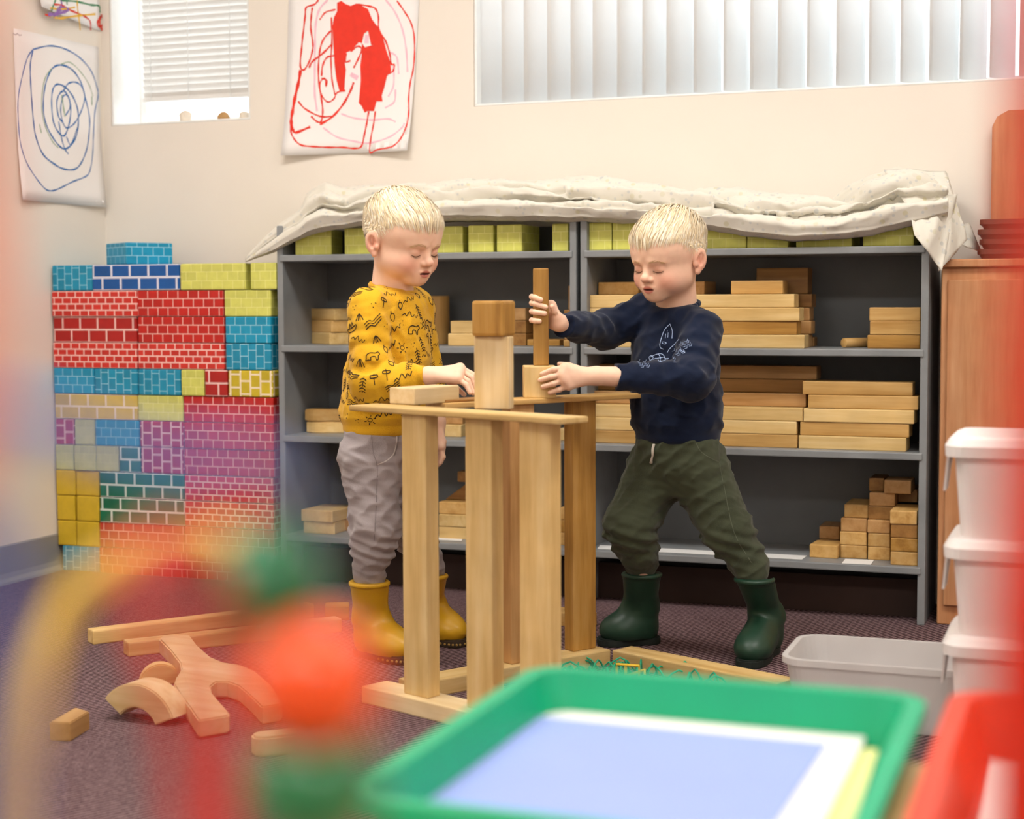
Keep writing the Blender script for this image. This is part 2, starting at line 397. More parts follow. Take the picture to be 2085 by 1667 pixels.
bookcase(UR0, UR1, 'grey open bookcase behind the boy in navy, nearer the white bins')
ORD = ['first', 'second', 'third', 'fourth', 'fifth', 'sixth', 'seventh', 'eighth', 'ninth', 'tenth', 'eleventh', 'twelfth']
TW = {'light': 'light maple', 'mid': 'tan', 'gold': 'golden', 'dark': 'brown', 'pale': 'pale', 'tan': 'dull tan'}
def block(px0, px1, z, yf, depth, tone, label, T=.0345, rz=0.0, bev=.003, group='wooden blocks on the shelves', x0=None, x1=None, axis=None):
    x0 = xat(px0, yf, z+T/2) if x0 is None else x0; x1 = xat(px1, yf, z+T/2) if x1 is None else x1
    dx = x1-x0; ax = (0 if dx > depth else 1) if axis is None else axis
    m = wood(tone, ax); me = boxmesh(dx, depth, T, bev, 2, m.name)
    o = link('wooden_block', me, m, None, ((x0+x1)/2, yf+depth/2, z), (0, 0, math.radians(rz)))
    return tag(o, label, 'block', group)
def stack(desc, items, z, T=.0345, kind='block'):
    """items bottom to top: (px0, px1, yf, depth, tone, rz)"""
    n = len(items)
    for i, (a, b, yf, dp, tone, rz) in enumerate(items):
        pos = 'only block' if n == 1 else ('lowest' if i == 0 else ('topmost' if i == n-1 else ORD[i] + ' from bottom'))
        block(a, b, z + i*(T+.0005), yf, dp, tone, '%s %s, %s of %s' % (TW[tone], kind, pos, desc), T, rz)
Z4, Z3, Z2, Z1 = ZT
# -- right bookcase, second shelf
stack('front long stack behind the navy boy, second shelf', [(1199.5, 1638, -.277, .069, 'light', 0), (1201, 1622, -.275, .069, 'gold', 0.3), (1200, 1628, -.277, .069, 'light', -.3), (1200.5, 1617, -.276, .069, 'light', .2)], Z2, kind='plank')
stack('rear long stack behind the navy boy, second shelf', [(1225, 1646, -.19, .069, 'tan', 0), (1228, 1651, -.19, .069, 'tan', 0), (1225, 1648, -.19, .069, 'tan', 0.3), (1230, 1653, -.19, .069, 'dark', 0)], Z2, kind='plank')
zt = Z2+4*.035
block(1218, 1300, zt, -.21, .14, 'mid', 'tan wooden block on the long planks, left of the navy boy head'); block(1405, 1434, zt, -.215, .14, 'tan', 'dull tan block end on the long planks, right of navy collar')
block(1488, 1594, zt, -.25, .069, 'mid', 'tan wooden block on the long planks, in front of a bigger brown one')
block(1540, 1645, zt, -.16, .07, 'dark', 'brown wooden block standing on edge atop the long planks', T=.069)
stack('three-block pile at right end, second shelf', [(1766, 1873, -.24, .07, 'gold', 0), (1771, 1874, -.24, .07, 'mid', 0), (1770, 1874, -.238, .07, 'mid', 0)], Z2)
def lying_cyl(px, z, yf, r, L, tone, label, rz):
    m = wood(tone, 2); me = lathe([(r*.9, 0), (r, .001), (r, L-.001), (r*.9, L)], 24)
    o = link('wooden_cylinder', me, m, None, (xat(px, yf, z+r), yf, z+r), (math.radians(-90), 0, math.radians(rz))); return tag(o, label, 'block')
lying_cyl(1718, Z2, -.20, .0125, .14, 'mid', 'thin wooden cylinder lying beside the three-block pile, second shelf', -38)
block(1632, 1658, Z2, -.105, .05, 'tan', 'small tan block behind the long planks, second shelf', T=.025)
# -- right bookcase, third shelf
stack('front plank stack behind navy boy, third shelf', [(1203, 1623.5, -.262, .069, 'mid', 0), (1203, 1622, -.262, .069, 'light', 0), (1203, 1635, -.26, .069, 'light', -.4), (1203, 1641, -.235, .069, 'tan', 0), (1205, 1652, -.20, .069, 'dark', 0), (1206, 1663, -.19, .069, 'tan', 0)], Z3, kind='plank')
stack('crooked double-length pile, right on third shelf', [(1626, 1846, -.27, .069, 'light', -1.2), (1629, 1852, -.265, .069, 'mid', -1.5), (1636, 1862, -.268, .069, 'light', -1.0), (1645, 1869, -.265, .069, 'mid', 1.0), (1634, 1858, -.262, .069, 'mid', 0.5)], Z3, kind='plank')
# -- right bookcase, bottom shelf
stack('right-hand brick column against the side, bottom shelf', [(1813, 1868.5, -.283, .14, 'mid', 0), (1813.5, 1868.5, -.283, .14, 'gold', 0), (1813.5, 1868, -.283, .14, 'dark', 0), (1812, 1867, -.286, .14, 'mid', 0)], Z4)
stack('tall middle brick column, bottom shelf', [(1767, 1812, -.221, .13, 'mid', 0), (1767, 1812, -.221, .13, 'mid', 0), (1766, 1812, -.221, .13, 'tan', 0), (1768, 1821, -.215, .13, 'dark', 0), (1770, 1822, -.213, .13, 'tan', 0), (1769.5, 1800, -.19, .10, 'dark', 0)], Z4)
block(1822, 1868, Z4+4*.035+.002, -.13, .11, 'tan', 'dull tan block behind the right-hand brick column, bottom shelf'); 
block(1800, 1855, Z4+5*.035, -.225, .09, 'tan', 'dull tan block perched beside the highest one, bottom shelf')
stack('left brick column of the pile, bottom shelf', [(1711, 1765, -.214, .13, 'mid', 0), (1710, 1764.5, -.214, .13, 'mid', 0), (1712, 1765, -.212, .13, 'tan', 0), (1719, 1768, -.2, .13, 'mid', 0)], Z4)
block(1650, 1708, Z4, -.232, .085, 'mid', 'tan block lying crooked at the pile foot, bottom shelf', rz=-4)
block(1668, 1709, Z4, -.13, .10, 'dark', 'brown lower block behind the crooked one, bottom shelf'); block(1668, 1709, Z4+.035, -.13, .10, 'tan', 'dull tan upper block behind the crooked one, bottom shelf')
M_PAPER = plain('label_paper', '#f0efed', .6, .02)
def flatcard(pts, z, label):
    P = [onz(px, py, z) for px, py in pts]; c = np.mean(P, axis=0)
    return tag(link('label_card', prism([(p[0]-c[0], p[1]-c[1]) for p in P], 0, .0008), M_PAPER, None, (c[0], c[1], z)), label, 'label')
flatcard([(1222, 1110), (1643, 1131.5), (1633, 1139), (1216, 1117)], Z4+.0005, 'long white label strip along the right bookcase bottom shelf')
flatcard([(1721, 1138), (1780, 1140.5), (1773, 1149.5), (1714, 1147)], Z4+.0005, 'small white card in front of the brick pile')
flatcard([(1025, 893), (1052, 894), (1050, 899.5), (1020, 898.5)], Z3+.0005, 'white label card on left bookcase third shelf between the pillars')
flatcard([(893, 1093), (942, 1095), (940, 1101), (890, 1099)], Z4+.0005, 'white label card on left bookcase bottom shelf')
# -- left bookcase
def yawblock(px, py, z, L, W, T, tone, label, deg, d=None, yb=None, group='wooden blocks on the shelves'):
    c = np.array([xat(px, yb, z+T/2), yb, z]); m = wood(tone, 0 if L >= W else 1)
    return tag(link('wooden_block', boxmesh(L, W, T, .003, 2, m.name), m, None, c, (0, 0, math.radians(deg))), label, 'block', group)
for i, (px, dg, tn) in enumerate([(672, -38, 'light'), (674, -36, 'mid'), (676, -33, 'light')]):
    yawblock(px, 0, Z2+i*.035, .14, .069, .0345, tn, '%s block, %s of pile behind the yellow boy shoulder, second shelf' % (TW[tn], ['lowest', 'middle', 'top'][i]), dg, yb=-.13)
o = tag(link('wooden_cylinder', lathe([(.033, 0), (.035, .002), (.035, .138), (.033, .14)], 32), wood('mid', 2), None, (xat(891, -.10, .76), -.10, Z2)), 'upright thick wooden cylinder behind the yellow boy chest', 'block')
block(846, 868, Z2, -.13, .069, 'mid', 'tan block standing upright beside the thick cylinder', T=.139, axis=2)
stack('pile left of the cube tower, second shelf', [(912, 972, -.243, .069, 'light', 0), (917, 974, -.238, .069, 'light', 0), (962, 1060, -.14, .069, 'tan', 0)], Z2)
stack('shadowed pile right of the cube tower, second shelf', [(1040, 1071, -.20, .13, 'dark', 0), (1040, 1071, -.20, .13, 'dark', 0), (1041, 1070, -.20, .13, 'tan', 0)], Z2)
block(1073, 1140, Z2, -.20, .069, 'gold', 'golden block lying behind the held post, second shelf', T=.018)
block(1147, 1160, Z2, -.245, .10, 'mid', 'narrow tan block against the left bookcase right side', T=.018)
block(1148, 1160, Z2+.075, -.22, .08, 'dark', 'small brown block stacked against the left bookcase right side', T=.025)
block(1149, 1160, Z2+.0185, -.23, .09, 'tan', 'upright tan board piece at the left bookcase right side', T=.056, axis=2)
block(1157, 1160.5, Z2+.1005, -.20, .07, 'tan', 'thin tan board end leaning in the second shelf corner', T=.065, axis=2)
# curvy blocks third shelf
def curvy(px, yb, z, tone, label):
    n = 14; L = .15; W = .069; pts = []
    for i in range(n+1): u = i/n; pts.append((-L/2+L*u, -W/2 - .012*math.sin(u*math.pi*2)))
    for i in range(n+1): u = 1-i/n; pts.append((-L/2+L*u, W/2 - .012*math.sin(u*math.pi*2)))
    return tag(link('curved_block', prism(pts, 0, .0345, .003), wood(tone, 0), None, (xat(px, yb, z), yb, z)), label, 'block')
curvy(682, -.165, Z3, 'light', 'lower wavy wooden block behind the yellow boy hip, third shelf'); curvy(679, -.168, Z3+.035, 'mid', 'upper wavy wooden block behind the yellow boy hip, third shelf')
block(890, 939, Z3, -.21, .10, 'light', 'light block between first and second pillar, third shelf'); block(892, 942, Z3+.035, -.19, .10, 'tan', 'dull tan block atop another between pillars, third shelf', T=.02)
block(1018, 1058, Z3, -.21, .10, 'mid', 'tan block seen between second and third pillar, third shelf'); block(1139, 1152, Z3, -.23, .12, 'light', 'light narrow block right of third pillar, third shelf')
# bottom shelf left
stack('rounded pair at far left, bottom shelf', [(617, 679, -.26, .14, 'light', 2), (614, 679, -.265, .14, 'light', -2)], Z4)
def ramp(px, yb, z, tone, label, rz, L=.12, H=.06):
    bm = bmesh.new(); P = [(-L/2, 0), (L/2, 0), (-L/2, H)]; A = [bm.verts.new((x, -.02, zz)) for x, zz in P]; B = [bm.verts.new((x, .02, zz)) for x, zz in P]
    bm.faces.new(A); bm.faces.new(B[::-1])
    for i in range(3): bm.faces.new((A[i], A[(i+1) % 3], B[(i+1) % 3], B[i]))
    bmesh.ops.bevel(bm, geom=bm.edges[:], offset=.002, segments=1, affect='EDGES')
    return tag(link('wooden_ramp', bm_mesh(bm, 'ramp'), wood(tone, 0), None, (xat(px, yb, z), yb, z), (0, 0, math.radians(rz))), label, 'block', 'wedge blocks on the bottom shelf')
ramp(722, -.16, Z4, 'tan', 'tan wooden wedge leaning right of the rounded pair', 8); ramp(722, -.11, Z4, 'dark', 'brown wooden wedge farthest behind the rounded pair', 4)
block(724, 760, Z4, -.22, .10, 'light', 'light block hidden mostly behind the grey trousers, bottom shelf')
stack('pile between first and second pillar, bottom shelf', [(893, 960, -.228, .10, 'light', 0), (893, 958, -.23, .10, 'light', 0), (893, 955, -.225, .10, 'mid', 0)], Z4)
ramp(935, -.15, Z4+.105, 'dark', 'brown wedge on the pile between the pillars', 180, .07, .05); block(931, 958, Z4+.156, -.17, .05, 'dark', 'dark block above the brown wedge between pillars', T=.03)
o = tag(link('wooden_cylinder', lathe([(.030, 0), (.032, .002), (.032, .068), (.030, .07)], 28), wood('tan', 2), None, (xat(1056, -.15, .18), -.15, Z4)), 'short upright wooden cylinder behind the third pillar, bottom shelf', 'block')
stack('pile right of third pillar, bottom shelf', [(1139, 1153, -.24, .12, 'mid', 0), (1139, 1153, -.235, .12, 'gold', 0), (1140, 1153, -.235, .12, 'mid', 0)], Z4)
# ================================================================== CARDBOARD BRICKS
PAT = {
 'reds': ('red small-brick', ('#d8352b', '#f6c3ba', .0305, .0190, False, .0022)), 'redm': ('red medium-brick', ('#c9231b', '#f3b8ae', .0345, .0262, False, .0015)),
 'redb': ('dark red large-brick', ('#b3201c', '#f2c6bf', .0620, .0380, False, .0030)), 'redv': ('dark red upright-brick', ('#b8202a', '#f0c4c4', .0390, .0330, True, .0028)),
 'blueb': ('dark blue large-brick', ('#1459a3', '#dcdcea', .0640, .0385, False, .0036)), 'greenb': ('dark green large-brick', ('#0c7650', '#dce8dc', .0640, .0385, False, .0034)),
 'yelb': ('yellow large-brick', ('#dfbf2c', '#f6e3c4', .0640, .0385, False, .0032)), 'yelv': ('yellow upright-brick', ('#d9bf2e', '#f6e3c4', .0380, .0330, True, .0028)),
 'cyan': ('light blue brick-print', ('#179cc4', '#a5dcec', .0345, .0262, False, .0010)), 'cyanv': ('light blue upright-print', ('#1c97bd', '#a5dcec', .0345, .0262, True, .0010)),
 'lime': ('lime green', ('#dcdb6c', '#ebe996', .0345, .0262, False, .0008)), 'yel': ('plain golden yellow', ('#d9b62c', '#dcb932', .08, .08, False, .0006)), 'limepale': ('pale lime', ('#cfcf86', '#d8d898', .0345, .0262, False, .0006))}
def cbmat(k): 
    n, a = PAT[k]; return brickmat('card_'+k, a[0], a[1], a[2], a[3], a[4], a[5])
def cblock(x0, x1, z, yf, depth, k, label, rz=0, h=.0765, group='cardboard bricks of the corner wall'):
    m = cbmat(k); me = boxmesh(x1-x0, depth, h, .004, 2, m.name)
    o = link('cardboard_brick', me, m, None, ((x0+x1)/2, yf+depth/2, z), (0, 0, math.radians(rz)))
    return tag(o, label, 'cardboard block', group)
rows = [  # top to bottom : (px0, px1, pattern)
 [(101, 188, 'cyanv'), (188, 366, 'blueb'), (367, 500, 'lime'), (510, 563, 'lime')],
 [(103, 279, 'reds'), (280, 455, 'redm'), (457, 552, 'lime')],
 [(103, 279, 'redb'), (281, 457, 'redm'), (459, 552, 'cyan')],
 [(105, 279, 'reds'), (281, 457, 'reds'), (460, 552, 'cyanv')],
 [(107, 192, 'cyan'), (193, 280, 'cyanv'), (282, 368, 'cyanv'), (369, 416, 'lime'), (417, 463, 'redb'), (465, 556, 'yelv')],
 [(104, 280, 'yelb'), (281, 373, 'lime'), (374, 557, 'redm')],
 [(105, 151, 'redv'), (152, 193, 'limepale'), (194, 283, 'cyan'), (285, 374, 'redv'), (375, 557, 'redm')],
 [(107, 150, 'limepale'), (151, 195, 'limepale'), (196, 242, 'limepale'), (243, 286, 'greenb'), (287, 374, 'redv'), (375, 558, 'redm')],
 [(110, 153, 'yel'), (155, 202, 'yel'), (203, 375, 'greenb'), (376, 557, 'reds')],
 [(110, 153, 'yel'), (156, 202, 'yel'), (203, 375, 'greenb'), (376, 558, 'reds')],
 [(112, 155, 'yel'), (156, 202, 'yel'), (203, 375, 'redm'), (376, 559, 'redm')],
 [(113, 202, 'cyanv'), (203, 375, 'redm'), (376, 560, 'redm')]]
RH = .0777
for r, row in enumerate(rows):
    z = (11-r)*RH; n = len(row); Rr = random.Random(r)
    for k, (a, b, p) in enumerate(row):
        yf = YS + Rr.uniform(-.001, .006)
        x0 = max(.0235 if r == 11 else .0075, xat(a, yf, z+.04)); x1 = xat(b, yf, z+.04)-.001
        L = x1-x0; depth = .152 if L > .2 else (.28 if L > .1 else .152)
        pos = 'leftmost' if k == 0 else ('rightmost' if k == n-1 else ORD[k]+' from left')
        rw = 'top row' if r == 0 else ('bottom row' if r == 11 else ORD[r]+' row down')
        cblock(x0, x1, z, yf, depth, p, '%s cardboard block, %s of the corner wall, %s' % (PAT[p][0], rw, pos))
# brick lying on top, turned
p0 = ony(248, 520, -.29); cblock(.235-.076, .235+.076, 12*RH, -.245, .15, 'cyan', 'light blue brick-print cardboard block alone on top of corner wall', rz=-33, h=.066)
# lime bricks along the bookcase tops
def limes(items, what):
    for i, (a, b, yf, dp, rz) in enumerate(items):
        x0, x1 = xat(a, yf, Z1+.04), xat(b, yf, Z1+.04)-.001
        cblock(x0, x1, Z1, yf, dp, 'lime', 'lime cardboard block, %s from left along the %s bookcase top' % (ORD[i], what), rz, h=.0745, group='lime cardboard bricks on the bookcases')
limes([(592, 660, -.27, .15, 14), (701, 760, -.262, .15, 0), (880, 940, -.255, .15, 3), (953, 1005, -.27, .15, 0), (1011, 1063, -.275, .15, 0), (1124, 1158, -.268, .15, 0)], 'left')
limes([(1198, 1246, -.28, .15, 0), (1247, 1300, -.28, .15, 0), (1430, 1520, -.265, .15, 0), (1521, 1606, -.262, .15, 0), (1621, 1735, -.262, .15, 0), (1757, 1862, -.262, .15, 0)], 'right')
# ================================================================== CLOTH ON THE BOOKCASES
def interp(tab, x): return float(np.interp(x, [t[0] for t in tab], [t[1] for t in tab]))
LOWE = [(500, 533), (560, 511), (600, 491), (650, 472), (735, 460), (870, 446), (1000, 448), (1180, 451), (1310, 455), (1450, 470), (1600, 491), (1700, 488), (1780, 478), (1850, 462), (1930, 440)]
TOPE = [(500, 527), (540, 484), (580, 447), (610, 424), (625, 392), (660, 372), (700, 388), (740, 384), (870, 376), (1000, 366), (1200, 362), (1300, 378), (1450, 380), (1600, 396), (1700, 398), (1770, 362), (1830, 340), (1880, 348), (1930, 356)]
def clothmat():
    N = NT('sheet_fabric'); tc = N.n('ShaderNodeTexCoord')
    v = N.n('ShaderNodeTexVoronoi'); v.inputs['Scale'].default_value = 34; N.l(tc.outputs['Object'], v.inputs['Vector'])
    v2 = N.n('ShaderNodeTexVoronoi'); v2.inputs['Scale'].default_value = 52; mp = N.n('ShaderNodeMapping'); mp.inputs['Location'].default_value = (3, 7, 1); N.l(tc.outputs['Object'], mp.inputs[0]); N.l(mp.outputs[0], v2.inputs['Vector'])
    base = lin('#ddd8cc')
    a = N.ramp(v.outputs['Distance'], [(.20, (1, 1, 1, 1)), (.27, (0, 0, 0, 1))]); b = N.ramp(v2.outputs['Distance'], [(.17, (1, 1, 1, 1)), (.24, (0, 0, 0, 1))])
    m1 = N.n('ShaderNodeMix', data_type='RGBA'); m1.inputs[6].default_value = base; N.l(a, m1.inputs[0])
    N.l(N.ramp(v.outputs['Color'], [(0.2, lin('#c4c4c0')), (0.5, lin('#d4cdb0')), (.8, lin('#d8d3c9'))]), m1.inputs[7])
    m2 = N.n('ShaderNodeMix', data_type='RGBA'); N.l(b, m2.inputs[0]); N.l(m1.outputs[2], m2.inputs[6]); m2.inputs[7].default_value = lin('#cccbc6')
    N.l(m2.outputs[2], N.b.inputs['Base Color']); N.b.inputs['Roughness'].default_value = .9; N.b.inputs['Specular IOR Level'].default_value = .15
    return N.m
def nz(*a):  # smooth pseudo noise in [-1,1]
    s = 0
    for i, (f, p) in enumerate(((1.0, .3), (2.3, 1.7), (4.9, 4.1))): s += math.sin(f*a[0]*(1+.13*i)+p+1.7*math.sin(f*.7*a[1]+p))*math.cos(f*.9*a[1]+2*p)/(1+i*.8)
    return s/1.8
def cloth():
    bm = bmesh.new(); ns, nt = 300, 84; G = []
    for i in range(ns+1):
        px = 500 + (1930-500)*i/ns; row = []
        pl, pt = interp(LOWE, px), interp(TOPE, px)
        lo = ony(px, pl, -.312); tp = ony(px, pt, -.15); xl, zl, xt, ztp = lo[0], lo[2], tp[0], tp[2]
        wf = min(1, (px-500)/130.0)
        for j in range(nt+1):
            t = j/nt; s = px/100.0
            # profile: under-lip, front bulge, top, back
            prof = [(0, -.20, -.004), (.08, -.30, .0), (.14, -.332, .10), (.23, -.340, .28), (.31, -.318, .42), (.355, -.262, .45), (.40, -.296, .52), (.50, -.292, .72), (.62, -.240, .90), (.72, -.17, 1.0), (.85, -.09, .93), (1, -.022, .62)]
            tt = min(1.0, max(0.0, t + (.025*math.sin(s*.9)+.02*math.sin(s*2.3+1))*math.sin(math.pi*t)))
            ts = [p[0] for p in prof]; y = np.interp(tt, ts, [p[1] for p in prof]); h = np.interp(tt, ts, [p[2] for p in prof])
            y = -.30 + (y+.30)*(wf*.9+.1)
            x = xl + (xt-xl)*(y+.312)/.162; z = zl + (ztp-zl)*h
            am = min(1.0, max(0.0, (t-.13)*7))*wf
            cr = [.17, .33+.05*math.sin(s*.83)+.03*math.sin(s*2.1), .50+.06*math.sin(s*.61+2)+.03*math.sin(s*2.7), .68+.05*math.sin(s*.9+4), .84+.03*math.sin(s*1.7+1), 1.02]
            if 11.5 < s < 14.5: cr[1] -= .02; cr[2] -= .06
            u_ = 0.0
            for m in range(5):
                if cr[m] <= t <= cr[m+1]: u_ = (t-cr[m])/(cr[m+1]-cr[m])
            roll = math.sin(math.pi*u_**.75)**.6 if 0 < u_ < 1 else 0.0
            A = .024+.012*math.sin(s*1.3+t*5)
            dc = min(abs(t-q_) for q_ in cr[1:5]); vl = math.exp(-(dc/.016)**2)*(.6+.4*math.sin(s*1.9))
            z -= am*.014*vl; y += am*.020*vl
            z += am*(A*(roll-.75) + .006*nz(s*2.6+3*t, t*7) + .0045*nz(s*6+8*t, t*12-s*2)); y += am*(-.016*(roll-.6)*(1 if t < .6 else -.3) - .007*nz(s*2.3+5, t*6))
            dg = 1-abs(math.sin(s*1.15+t*4.2+.6*math.sin(s*.7)))
            dm = am*min(1, max(0, (t-.38)*8))*(.35+.65*min(1, max(0, (s-12.5)/2.0)))
            z -= .030*dm*dg**3; y += .022*dm*dg**3
            if t < .2: z += wf*.004*nz(s*2, 1)
            y = max(-.345, min(-.015, y)); row.append(bm.verts.new((x, y, max(z, 1.039 if (px > 600 and y > -.285) else 0))))
        G.append(row)
    for i in range(ns):
        for j in range(nt): bm.faces.new((G[i][j], G[i+1][j], G[i+1][j+1], G[i][j+1]))
    def patch(c00, c10, c01, c11, n, bul, seed):
        g = []
        C = [at(*c) for c in (c00, c10, c01, c11)]
        for i in range(n+1):
            r = []
            for j in range(n+1):
                u, v = i/n, j/n; p = C[0]*(1-u)*(1-v)+C[1]*u*(1-v)+C[2]*(1-u)*v+C[3]*u*v
                p = p + np.array([0.2, -1, .1])*(bul*math.sin(math.pi*u)*math.sin(math.pi*v)+.014*nz(u*7+seed, v*3)*math.sin(math.pi*min(1, .15+.85*v))+.006*math.sin(9*u+3*v+seed))
                r.append(bm.verts.new(p))
            g.append(r)
        for i in range(n):
            for j in range(n): bm.faces.new((g[i][j], g[i+1][j], g[i+1][j+1], g[i][j+1]))
    patch((1848, 418, 4.0), (1948, 395, 3.98), (1862, 478, 3.92), (1918, 552, 3.92), 18, .02, 1.0)
    patch((1905, 400, 4.03), (1945, 398, 4.0), (1912, 552, 3.93), (1968, 488, 3.98), 16, .025, 2.2)
    patch((1800, 345, 4.12), (1926, 350, 4.10), (1845, 420, 3.98), (1942, 402, 3.98), 16, .03, 4.0)
    patch((1925, 470, 4.04), (1972, 455, 4.1), (1960, 500, 4.0), (2000, 515, 4.05), 10, .01, 6.0)
    shell(bm, .0025)
    bmesh.ops.recalc_face_normals(bm, faces=bm.faces)
    o = link('bed_sheet', bm_mesh(bm, 'cloth', True), clothmat())
    return tag(o, 'crumpled off-white dotted bed sheet draped along the bookcase tops', 'sheet')
cloth()
# ================================================================== DRAWINGS
M_PAP = plain('drawing_paper', '#f4f0ef', .7, .015, 6)
def curl(u, v): return .0035 + .018*(abs(2*u-1)**1.6)*(1-v)**3
def paper(name, a, b, c, d, nrm, label, cur=curl, n=14):
    """corners bl, br, tr, tl in world"""
    A, B, Cc, D = [np.array(p) for p in (a, b, c, d)]; nrm = np.array(nrm, float); ctr = (A+B+Cc+D)/4
    bm = bmesh.new(); G = []
    for i in range(n+1):
        r = []
        for j in range(n+1):
            u, v = i/n, j/n; p = A*(1-u)*(1-v)+B*u*(1-v)+D*(1-u)*v+Cc*u*v + nrm*cur(u, v); r.append(bm.verts.new(p-ctr))
        G.append(r)
    for i in range(n):
        for j in range(n): bm.faces.new((G[i][j], G[i+1][j], G[i+1][j+1], G[i][j+1]))
    shell(bm, .0003)
    o = tag(link(name, bm_mesh(bm, 'paper', True), M_PAP, None, ctr), label, 'drawing', 'children drawings on the walls')
    Ai = np.linalg.lstsq(np.stack([B-A, D-A], 1), np.eye(3), rcond=None)[0]
    def place(p):  # point on wall plane -> on the curled sheet, local to the paper
        uv = Ai@(np.array(p)-A); u, v = min(1, max(0, uv[0])), min(1, max(0, uv[1])); return np.array(p) + nrm*(cur(u, v)+.0007) - ctr
    return o, place
def strokes(par, name, mat, lines, planef, place, nrm, off, sc, fills=()):
    bm = bmesh.new()
    for w, pts in lines:
        q = catmull([(off[0]+x/sc, off[1]+y/sc) for x, y in pts], 5) if len(pts) > 2 else [np.array((off[0]+x/sc, off[1]+y/sc)) for x, y in pts]
        P = [place(planef(p[0], p[1])) for p in q]
        ww = [w*(1+.25*math.sin(i*1.3)) for i in range(len(P))]
        ribbon_bm(bm, P, nrm, ww)
    for pts in fills:
        vs = [bm.verts.new(place(planef(off[0]+x/sc, off[1]+y/sc))) for x, y in pts]; f = bm.faces.new(vs); bmesh.ops.triangulate(bm, faces=[f])
    for f in bm.faces:
        if f.normal.dot(Vector(nrm)) < 0: pass
    me = bpy.data.meshes.new('stroke'); bm.to_mesh(me); bm.free()
    return link(name, me, mat, par)
wl = lambda px, py: onx(px, py, 0.0)
wb = lambda px, py: ony(px, py, 0.0)
# blue spiral drawing (left wall)
z0 = 1.121; d1, pl = paper('drawing_sheet', (0, -.446, z0), (0, -.022, z0), (0, -.022, 1.625), (0, -.446, 1.618), (1, 0, 0), 'large white sheet with blue spiral scribble on the left wall')
o7, s7 = (0, 0), 3.876
M_BLUE = plain('blue_crayon', '#2f6fb4', .7, .15, 60); M_GRN = plain('green_crayon', '#9db59a', .7, .1, 60); M_PCL = plain('pencil_grey', '#b9b5ba', .8, .1, 60)
strokes(d1, 'blue_crayon_line', M_BLUE, [
 (.0040, [(250, 390), (380, 362), (500, 385), (620, 455), (710, 560), (757, 690), (765, 760), (740, 870), (725, 1050), (715, 1220), (690, 1350), (655, 1395), (560, 1435), (470, 1482), (400, 1505), (340, 1490), (260, 1400), (185, 1280), (140, 1130), (128, 950), (130, 780), (160, 620), (205, 460), (250, 390)]),
 (.0050, [(250, 395), (230, 500), (230, 620), (240, 800), (252, 960), (270, 1080), (325, 1215), (420, 1295), (500, 1335), (580, 1335), (630, 1280), (670, 1180), (690, 1060), (695, 920), (660, 760), (625, 640), (560, 550), (480, 515), (410, 535), (360, 630), (335, 760), (335, 900), (370, 1020), (440, 1130), (500, 1175), (560, 1135), (600, 1040), (608, 900), (580, 790), (520, 700), (450, 665), (410, 700), (398, 800), (410, 950), (450, 1040), (500, 1070), (540, 960), (548, 830), (510, 730), (470, 730), (440, 800), (450, 910), (480, 960)]),
 (.0042, [(490, 720), (530, 660), (590, 650), (640, 690), (660, 770), (630, 880), (580, 970), (520, 1010), (485, 960), (470, 860), (490, 760), (530, 760), (545, 840), (510, 910)]),
 (.0042, [(455, 960), (475, 1080), (500, 1170), (530, 1215)]), (.004, [(515, 1080), (550, 1140), (600, 1010)])], wl, pl, (1, 0, 0), o7, s7)
strokes(d1, 'green_crayon_line', M_GRN, [(.0035, [(400, 540), (350, 610), (325, 720), (320, 860), (345, 990), (400, 1110), (450, 1165)]), (.003, [(470, 510), (540, 492), (620, 560), (690, 660), (725, 760)]), (.006, [(480, 750), (492, 850), (505, 920)]), (.0045, [(715, 760), (715, 830)]), (.004, [(300, 980), (315, 1050)])], wl, pl, (1, 0, 0), o7, s7)
strokes(d1, 'pencil_scribble', M_PCL, [(.003, [(92, 262), (110, 275), (125, 266), (140, 278), (162, 276)])], wl, pl, (1, 0, 0), o7, s7)
# colourful drawing above it
d2, pl2 = paper('drawing_sheet', (0, -.352, 1.694), (0, -.012, 1.676), (0, -.012, 2.06), (0, -.352, 2.06), (1, 0, 0), 'sheet with colourful crossing crayon lines above the blue spiral', lambda u, v: .004+.03*(1-v)**2*(1-u))
for nm, c, L in [('red_crayon_line', '#d8402e', [(.006, [(370, 40), (440, 45), (520, 85), (640, 130), (690, 170), (695, 240)]), (.006, [(280, 120), (330, 130)]), (.0085, [(790, 130), (760, 170), (765, 205), (800, 200), (815, 155), (795, 125), (775, 170), (790, 225), (830, 248)])]),
                 ('yellow_crayon_line', '#e6b432', [(.006, [(360, 140), (420, 148), (560, 130), (740, 112)]), (.006, [(580, 0), (585, 100), (600, 240)]), (.005, [(330, 70), (450, 75), (560, 60)])]),
                 ('green_line', '#4f8a63', [(.006, [(430, 5), (580, 15), (700, 40), (770, 48), (780, 100)]), (.006, [(340, 90), (380, 20), (395, -10)]), (.005, [(490, 0), (490, 40)])]),
                 ('purple_crayon_line', '#9168b0', [(.009, [(310, 120), (380, 115), (450, 100), (500, 80), (440, 70), (360, 130)]), (.007, [(390, 90), (440, 40), (430, -10)])])]:
    strokes(d2, nm, plain(nm+'_m', c, .7, .1, 60), L, wl, pl2, (1, 0, 0), o7, s7)
